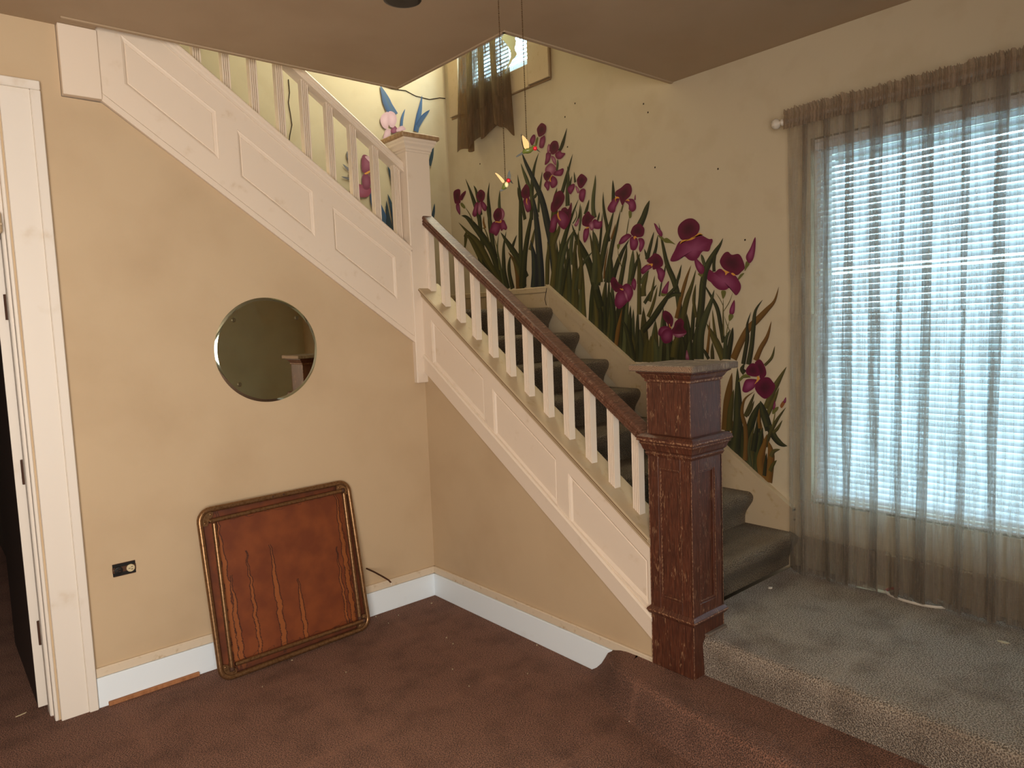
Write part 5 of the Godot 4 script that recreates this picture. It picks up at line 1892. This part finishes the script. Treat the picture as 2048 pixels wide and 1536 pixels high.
	lf(0, "dark", [1361,1224,1346,1242,1361,1270], 30, 25)
	lf(0, "olive", [1473,1053,1512,1140,1545,1199,1582,1260], 32, 30)
	lf(0, "olive", [1477,1013,1511,1082,1544,1159], 24, 23)
	lf(0, "dark", [1372,898,1403,998,1444,1083], 44, 41)
	lf(0, "ochre", [1358,780,1364,870,1360,957,1343,1021,1359,1091,1412,1133], 27, 23)
	lf(0, "olive", [1361,1004,1387,1061,1414,1126], 22, 20)
	lf(0, "olive", [1373,1009,1394,1043,1412,1088], 14, 15)
	lf(0, "dark", [1428,931,1433,968,1444,1069], 29, 29)
	lf(0, "ochre", [1438,951,1436,996,1439,1051], 17, 18)
	lf(0, "dark", [1491,946,1465,1025,1444,1089], 44, 44)
	lf(0, "dark", [1487,969,1520,913,1553,885,1584,879], 39, 32)
	lf(0, "olive", [1471,863,1496,933,1534,1004,1578,1065], 20, 20)
	lf(0, "olive", [1510,935,1534,959,1560,1002], 16, 16)
	lf(0, "stem", [1507,966,1518,1011,1523,1048], 6, 7)
	lf(0, "olive", [1411,750,1396,799,1387,877,1413,962], 32, 31)
	lf(0, "mid", [1391,752,1379,844,1393,919], 16, 16)
	lf(0, "dark", [1421,719,1432,849,1457,957], 46, 43)
	lf(0, "dark", [1404,832,1417,903,1428,982], 31, 30)
	lf(0, "ochre", [1450,719,1441,791,1461,862,1479,927], 40, 36)
	lf(0, "ochre", [1484,687,1500,821,1486,892], 42, 38)
	lf(0, "dark", [1463,716,1471,785,1476,832], 20, 17)
	lf(0, "olive", [1500,816,1514,845,1548,859], 23, 20)
	lf(0, "olive", [1494,743,1509,777,1529,803], 20, 18)
	fl(0, "iris")
	pt("green", [-936,2399,-912,2398,-881,2368,-892,2354,-928,2378])
	pt("std", [-1014,2495,-966,2506,-933,2494,-934,2454,-936,2404,-974,2404,-1003,2409,-1017,2451])
	pt("std", [-936,2427,-927,2459,-870,2479,-867,2461,-890,2439,-915,2418])
	pt("fall", [-989,2401,-955,2402,-946,2366,-947,2319,-965,2330,-992,2367])
	fl(0, "iris")
	pt("pale", [-724,2367,-697,2368,-690,2319,-716,2287,-739,2315])
	pt("fall", [-724,2375,-743,2326,-748,2291,-776,2279,-802,2302,-783,2337,-760,2372])
	pt("fall", [-697,2377,-662,2366,-633,2332,-648,2302,-682,2323])
	pt("std", [-737,2434,-713,2455,-682,2455,-647,2428,-656,2389,-688,2370,-718,2385,-745,2414])
	fl(0, "iris")
	pt("pale", [-481,2297,-453,2282,-442,2252,-465,2218,-486,2226])
	pt("std", [-549,2288,-510,2305,-474,2282,-474,2235,-516,2212,-549,2224,-566,2258])
	pt("fall", [-576,2212,-541,2218,-492,2195,-499,2154,-539,2118,-572,2136,-616,2155,-595,2187])
	pt("fall", [-499,2207,-457,2217,-434,2188,-421,2160,-437,2145,-461,2155,-486,2147])
	pt("beard", [-550,2211,-533,2218,-499,2210,-478,2217,-483,2202,-512,2204,-533,2211])
	fl(0, "iris")
	pt("std", [-264,2375,-240,2400,-213,2415,-186,2387,-184,2349,-189,2325,-228,2322,-259,2340])
	pt("fall", [-248,2313,-227,2331,-190,2321,-176,2282,-176,2248,-204,2231,-226,2247,-240,2283])
	pt("beard", [-216,2323,-206,2317,-211,2299,-205,2278,-220,2299])
	fl(0, "iris")
	pt("green", [-105,2672,-89,2688,-83,2675,-101,2634,-113,2641])
	pt("fall", [-163,2684,-131,2710,-109,2701,-113,2669,-140,2646,-155,2658])
	pt("fall", [-65,2671,-46,2679,-22,2682,-18,2649,-35,2616,-56,2610,-77,2625])
	pt("std", [-90,2741,-60,2762,-36,2761,-6,2736,-12,2700,-40,2686,-76,2686,-90,2717])
	fl(0, "iris")
	pt("pale", [1,2613,19,2621,26,2580,-4,2574])
	pt("fall", [-13,2572,20,2569,29,2552,11,2515,-30,2502,-21,2541])
	pt("fall", [66,2552,112,2564,123,2548,155,2537,139,2522,110,2511,76,2522])
	pt("std", [19,2609,40,2629,64,2632,92,2618,100,2577,77,2558,42,2551,20,2577])
	pt("pale", [30,2545,59,2534,73,2503,68,2480,40,2510])
	fl(0, "iris")
	pt("pale", [-27,2482,-2,2498,28,2502,62,2478,68,2453,30,2428,1,2441,-28,2458])
	pt("std", [-48,2442,-22,2459,14,2451,24,2429,-1,2405,-30,2406])
	pt("fall", [42,2429,60,2446,101,2450,130,2452,137,2436,116,2410,76,2415])
	pt("fall", [5,2404,36,2423,70,2401,78,2371,56,2351,26,2350,10,2375])
	pt("fall", [-44,2380,-19,2404,6,2386,4,2352,-13,2338,-27,2357])
	pt("beard", [33,2427,42,2429,18,2410,22,2389,8,2397,12,2415])
	fl(0, "iris")
	pt("pale", [231,2330,257,2310,264,2286,245,2285])
	pt("fall", [164,2325,198,2343,226,2340,220,2312,190,2285,171,2301])
	pt("fall", [267,2293,295,2303,315,2289,309,2252,290,2222,259,2248])
	pt("std", [245,2358,260,2379,288,2390,328,2359,323,2337,284,2307,258,2318])
	fl(0, "iris")
	pt("std", [14,2251,35,2275,49,2308,101,2322,137,2285,129,2252,96,2222,44,2198,12,2212])
	pt("fall", [9,2159,43,2185,65,2178,66,2142,35,2077,-8,2084,-1,2115])
	pt("std", [101,2199,140,2215,164,2199,192,2236,196,2199,176,2123,134,2083,109,2097])
	pt("fall", [55,2166,76,2196,101,2199,150,2170,167,2129,134,2085,97,2094,66,2133])
	pt("beard", [66,2186,79,2196,82,2167,99,2138,77,2152,69,2168])
	fl(0, "iris")
	pt("std", [286,2135,314,2156,336,2162,355,2138,383,2121,364,2107,339,2072,284,2086,278,2114])
	pt("fall", [364,2099,387,2109,415,2092,442,2092,437,2060,413,2048,368,2061])
	pt("pale", [334,2086,364,2099,375,2060,350,2048])
	pt("fall", [290,2053,310,2068,334,2066,329,2019,297,1981,282,2007])
	pt("beard", [304,2064,316,2072,336,2069,324,2064])
	fl(0, "iris")
	pt("fall", [484,2159,524,2200,557,2212,576,2194,549,2155,538,2129,505,2132])
	pt("fall", [617,2178,651,2187,683,2177,697,2142,690,2119,664,2112,644,2130,644,2154])
	pt("std", [550,2244,590,2258,628,2275,659,2265,670,2233,657,2203,625,2184,599,2158,583,2183,573,2204,547,2220])
	pt("green", [643,2120,664,2113,661,2084,645,2082])
	pt("fall", [684,2179,694,2205,695,2176])
	pt("beard", [543,2205,559,2214,578,2202,551,2202,551,2183])
	pt("beard", [620,2181,641,2186,651,2174,630,2180])
	fl(0, "iris")
	pt("fall", [561,1945,581,1977,613,1992,637,1995,661,1980,639,1967,607,1948,574,1941])
	pt("green", [553,1944,574,1941,560,1914,550,1928])
	pt("fall", [706,1959,736,1958,751,1934,740,1904,719,1883,709,1903,715,1930])
	pt("fall", [649,1969,676,1975,697,1964,706,1931,684,1899,652,1905,645,1938])
	pt("std", [658,2012,677,2034,714,2042,738,2026,752,2005,742,1971,711,1966,676,1974,654,1993])
	pt("beard", [673,1971,686,1976,698,1964,686,1965,680,1956])
	fl(0, "iris")
	pt("fall", [826,1786,851,1789,875,1774,887,1754,878,1728,863,1704,839,1727,836,1750])
	pt("std", [762,1831,793,1852,818,1867,852,1854,874,1821,869,1794,836,1785,806,1779,797,1804])
	pt("fall", [719,1783,752,1808,792,1813,804,1796,772,1779,733,1759])
	pt("beard", [762,1807,787,1813,805,1811,797,1796,787,1807])
	fl(0, "bud")
	pt("fall", [819,2026,828,2026,849,2001,870,1979,875,1959,860,1952,836,1983])
	pt("green", [841,1963,864,1953,881,1943,892,1927,869,1935])
	pt("green", [878,1934,902,1941,930,1922,958,1900,930,1910,892,1917])
	fl(0, "bud")
	pt("pale", [212,2097,228,2112,253,2133,252,2109,230,2086])
	fl(0, "iris")
	pt("fall", [648,1712,667,1742,684,1724,683,1691,670,1673,654,1693])
	pt("std", [494,1741,512,1759,532,1753,556,1721,586,1704,569,1681,534,1671,504,1698,495,1722])
	pt("fall", [584,1701,614,1716,647,1701,661,1670,655,1641,625,1609,607,1647,593,1674])
	pt("fall", [528,1648,549,1673,579,1679,610,1666,627,1628,620,1613,576,1581,546,1575,521,1603])
	pt("pale", [593,1674,615,1662,622,1621,606,1629])
	pt("beard", [562,1690,579,1688,591,1684,579,1679])
	fl(0, "iris")
	pt("std", [866,1538,881,1552,915,1536,935,1504,928,1469,910,1461,888,1487,866,1513])
	pt("pale", [927,1427,981,1429,1019,1429,997,1411,959,1403])
	pt("std", [937,1462,948,1489,982,1507,1004,1485,1000,1457,1020,1432,980,1422,929,1426,921,1444])
	pt("fall", [830,1428,847,1460,892,1467,921,1448,900,1441,851,1411])
	pt("fall", [850,1413,869,1442,900,1452,926,1441,930,1409,915,1380,876,1372,854,1392])
	pt("beard", [906,1476,911,1478,913,1464,924,1455,911,1459])
	fl(0, "bud")
	pt("green", [861,1652,896,1643,878,1630,856,1634])
	pt("fall", [911,1710,906,1674,896,1643,860,1650,870,1669,893,1696])
	fl(0, "iris")
	pt("green", [1104,1738,1128,1736,1119,1716,1097,1731])
	pt("fall", [1076,1823,1099,1805,1135,1765,1129,1734,1105,1736,1081,1777])
	pt("fall", [923,1823,951,1867,984,1913,1039,1913,1105,1935,1127,1927,1165,1906,1184,1904,1188,1891,1177,1870,1169,1849,1156,1843,1126,1846,1099,1816,1072,1804,1041,1812,1017,1831,996,1829,978,1816,940,1811])
	pt("std", [976,1985,996,2009,1032,2024,1068,2022,1094,2005,1111,1981,1106,1951,1075,1922,1039,1914,998,1921,977,1951])
	pt("beard", [986,1898,1000,1917,1039,1918,1059,1924,1084,1932,1108,1943,1131,1930,1110,1936,1088,1924,1068,1915,1039,1911,1002,1908])
	fl(0, "iris")
	pt("green", [1327,1689,1343,1712,1365,1717,1335,1687])
	pt("fall", [1152,1705,1163,1747,1175,1747,1196,1734,1226,1750,1263,1735,1311,1713,1336,1681,1346,1656,1340,1632,1318,1611,1298,1634,1282,1650,1257,1641,1220,1645,1191,1666,1174,1685])
	pt("std", [1229,1793,1252,1824,1276,1830,1297,1813,1333,1814,1353,1792,1368,1746,1351,1726,1323,1710,1287,1726,1251,1746,1232,1771])
	pt("beard", [1238,1746,1251,1741,1281,1729,1271,1723,1259,1715,1257,1730])
	pt("beard", [1291,1722,1303,1723,1317,1710,1303,1711])
	pt("green", [1235,1638,1259,1636,1259,1618,1244,1597,1236,1616])
	fl(0, "bud")
	pt("green", [1367,1728,1375,1773,1395,1761,1379,1740])
	pt("fall", [1426,1886,1426,1830,1415,1783,1395,1763,1379,1778,1376,1801,1399,1836])
	fl(0, "bud")
	pt("fall", [1309,1589,1308,1526,1283,1515,1282,1546])
	pt("green", [1274,1507,1283,1520,1302,1513,1297,1497,1278,1484])
	fl(0, "bud")
	pt("pale", [1011,1288,1012,1314,1020,1337,1034,1288])
	fl(0, "iris")
	pt("green", [1325,1182,1345,1208,1371,1218,1395,1203,1360,1201,1335,1180])
	pt("std", [1370,1243,1396,1271,1421,1270,1441,1240,1436,1210,1396,1209,1372,1220])
	pt("std", [1418,1276,1446,1293,1471,1259,1478,1219,1450,1195,1439,1222,1431,1253])
	pt("fall", [1351,1155,1370,1191,1420,1195,1431,1184,1415,1153,1375,1127,1350,1131])
	pt("std", [1419,1158,1445,1196,1488,1207,1513,1185,1525,1163,1507,1126,1472,1100,1439,1118,1421,1140])
	pt("beard", [1430,1211,1442,1204,1440,1193,1415,1169,1428,1192])
	fl(0, "bud")
	pt("green", [1511,1051,1540,1066,1536,1048,1511,1027])
	pt("fall", [1521,1097,1526,1066,1511,1049])
	fl(0, "bud")
	pt("orange", [1549,1071,1563,1094,1577,1091,1559,1061])
	pt("fall", [1579,1115,1579,1089,1565,1090])
	lf(1, "sky", [-551,2982,-509,3046,-484,3104,-455,3169], 79, 69)
	lf(1, "sky", [-726,2900,-748,2983,-773,3067,-794,3161], 41, 40)
	lf(1, "sky", [-741,2939,-794,3012,-856,3071], 34, 31)
	lf(1, "sky", [-606,2916,-620,2985,-645,3043], 22, 20)
	lf(1, "sky", [-517,2041,-378,2342,-337,2458], 95, 82)
	lf(1, "teal", [-529,2085,-540,2411,-514,2530,-475,2644], 49, 44)
	lf(1, "teal", [-520,2085,-501,2315,-467,2441], 40, 34)
	lf(1, "teal", [-505,2120,-464,2262,-454,2397], 38, 33)
	lf(1, "teal", [-486,2083,-459,2190,-449,2297], 38, 33)
	lf(1, "teal", [-828,2675,-852,2741,-875,2825], 30, 28)
	lf(1, "teal", [-825,2284,-844,2338,-858,2406], 28, 25)
	lf(1, "grey", [-209,2604,-186,2656,-173,2695], 32, 36)
	lf(1, "grey", [-226,2565,-173,2580,-135,2609], 23, 20)
	lf(1, "grey", [-223,2516,-169,2518,-120,2525], 20, 17)
	fl(1, "iris")
	pt("rose", [-529,2760,-562,2757,-542,2701])
	pt("pink", [-453,2813,-478,2876,-513,2885,-513,2850,-474,2816])
	pt("mauve", [-518,2878,-547,2916,-575,2893,-556,2868,-527,2862])
	pt("pink", [-571,2900,-615,2924,-641,2901,-569,2877])
	pt("pink", [-439,2937,-459,2976,-504,3001,-511,2941,-491,2885,-454,2896])
	pt("pink", [-507,3000,-554,3004,-572,2957,-542,2902,-505,2915])
	pt("rose", [-435,2779,-473,2795,-501,2781,-483,2762,-454,2764])
	fl(1, "iris")
	pt("mauve", [-284,2678,-332,2680,-358,2627,-331,2579,-277,2573])
	pt("pink", [-304,2676,-353,2677,-378,2622,-356,2599,-341,2639])
	pt("rose", [-179,2444,-221,2489,-332,2471,-338,2444,-294,2404,-185,2409])
	pt("rose", [-177,2553,-220,2600,-225,2529,-192,2526])
	pt("mauve", [-338,2590,-385,2604,-380,2539,-347,2476,-331,2513])
	pt("mauve", [-275,2542,-312,2567,-335,2527,-322,2462,-278,2465])
	pt("beard", [-296,2565,-379,2609,-354,2588,-312,2560])
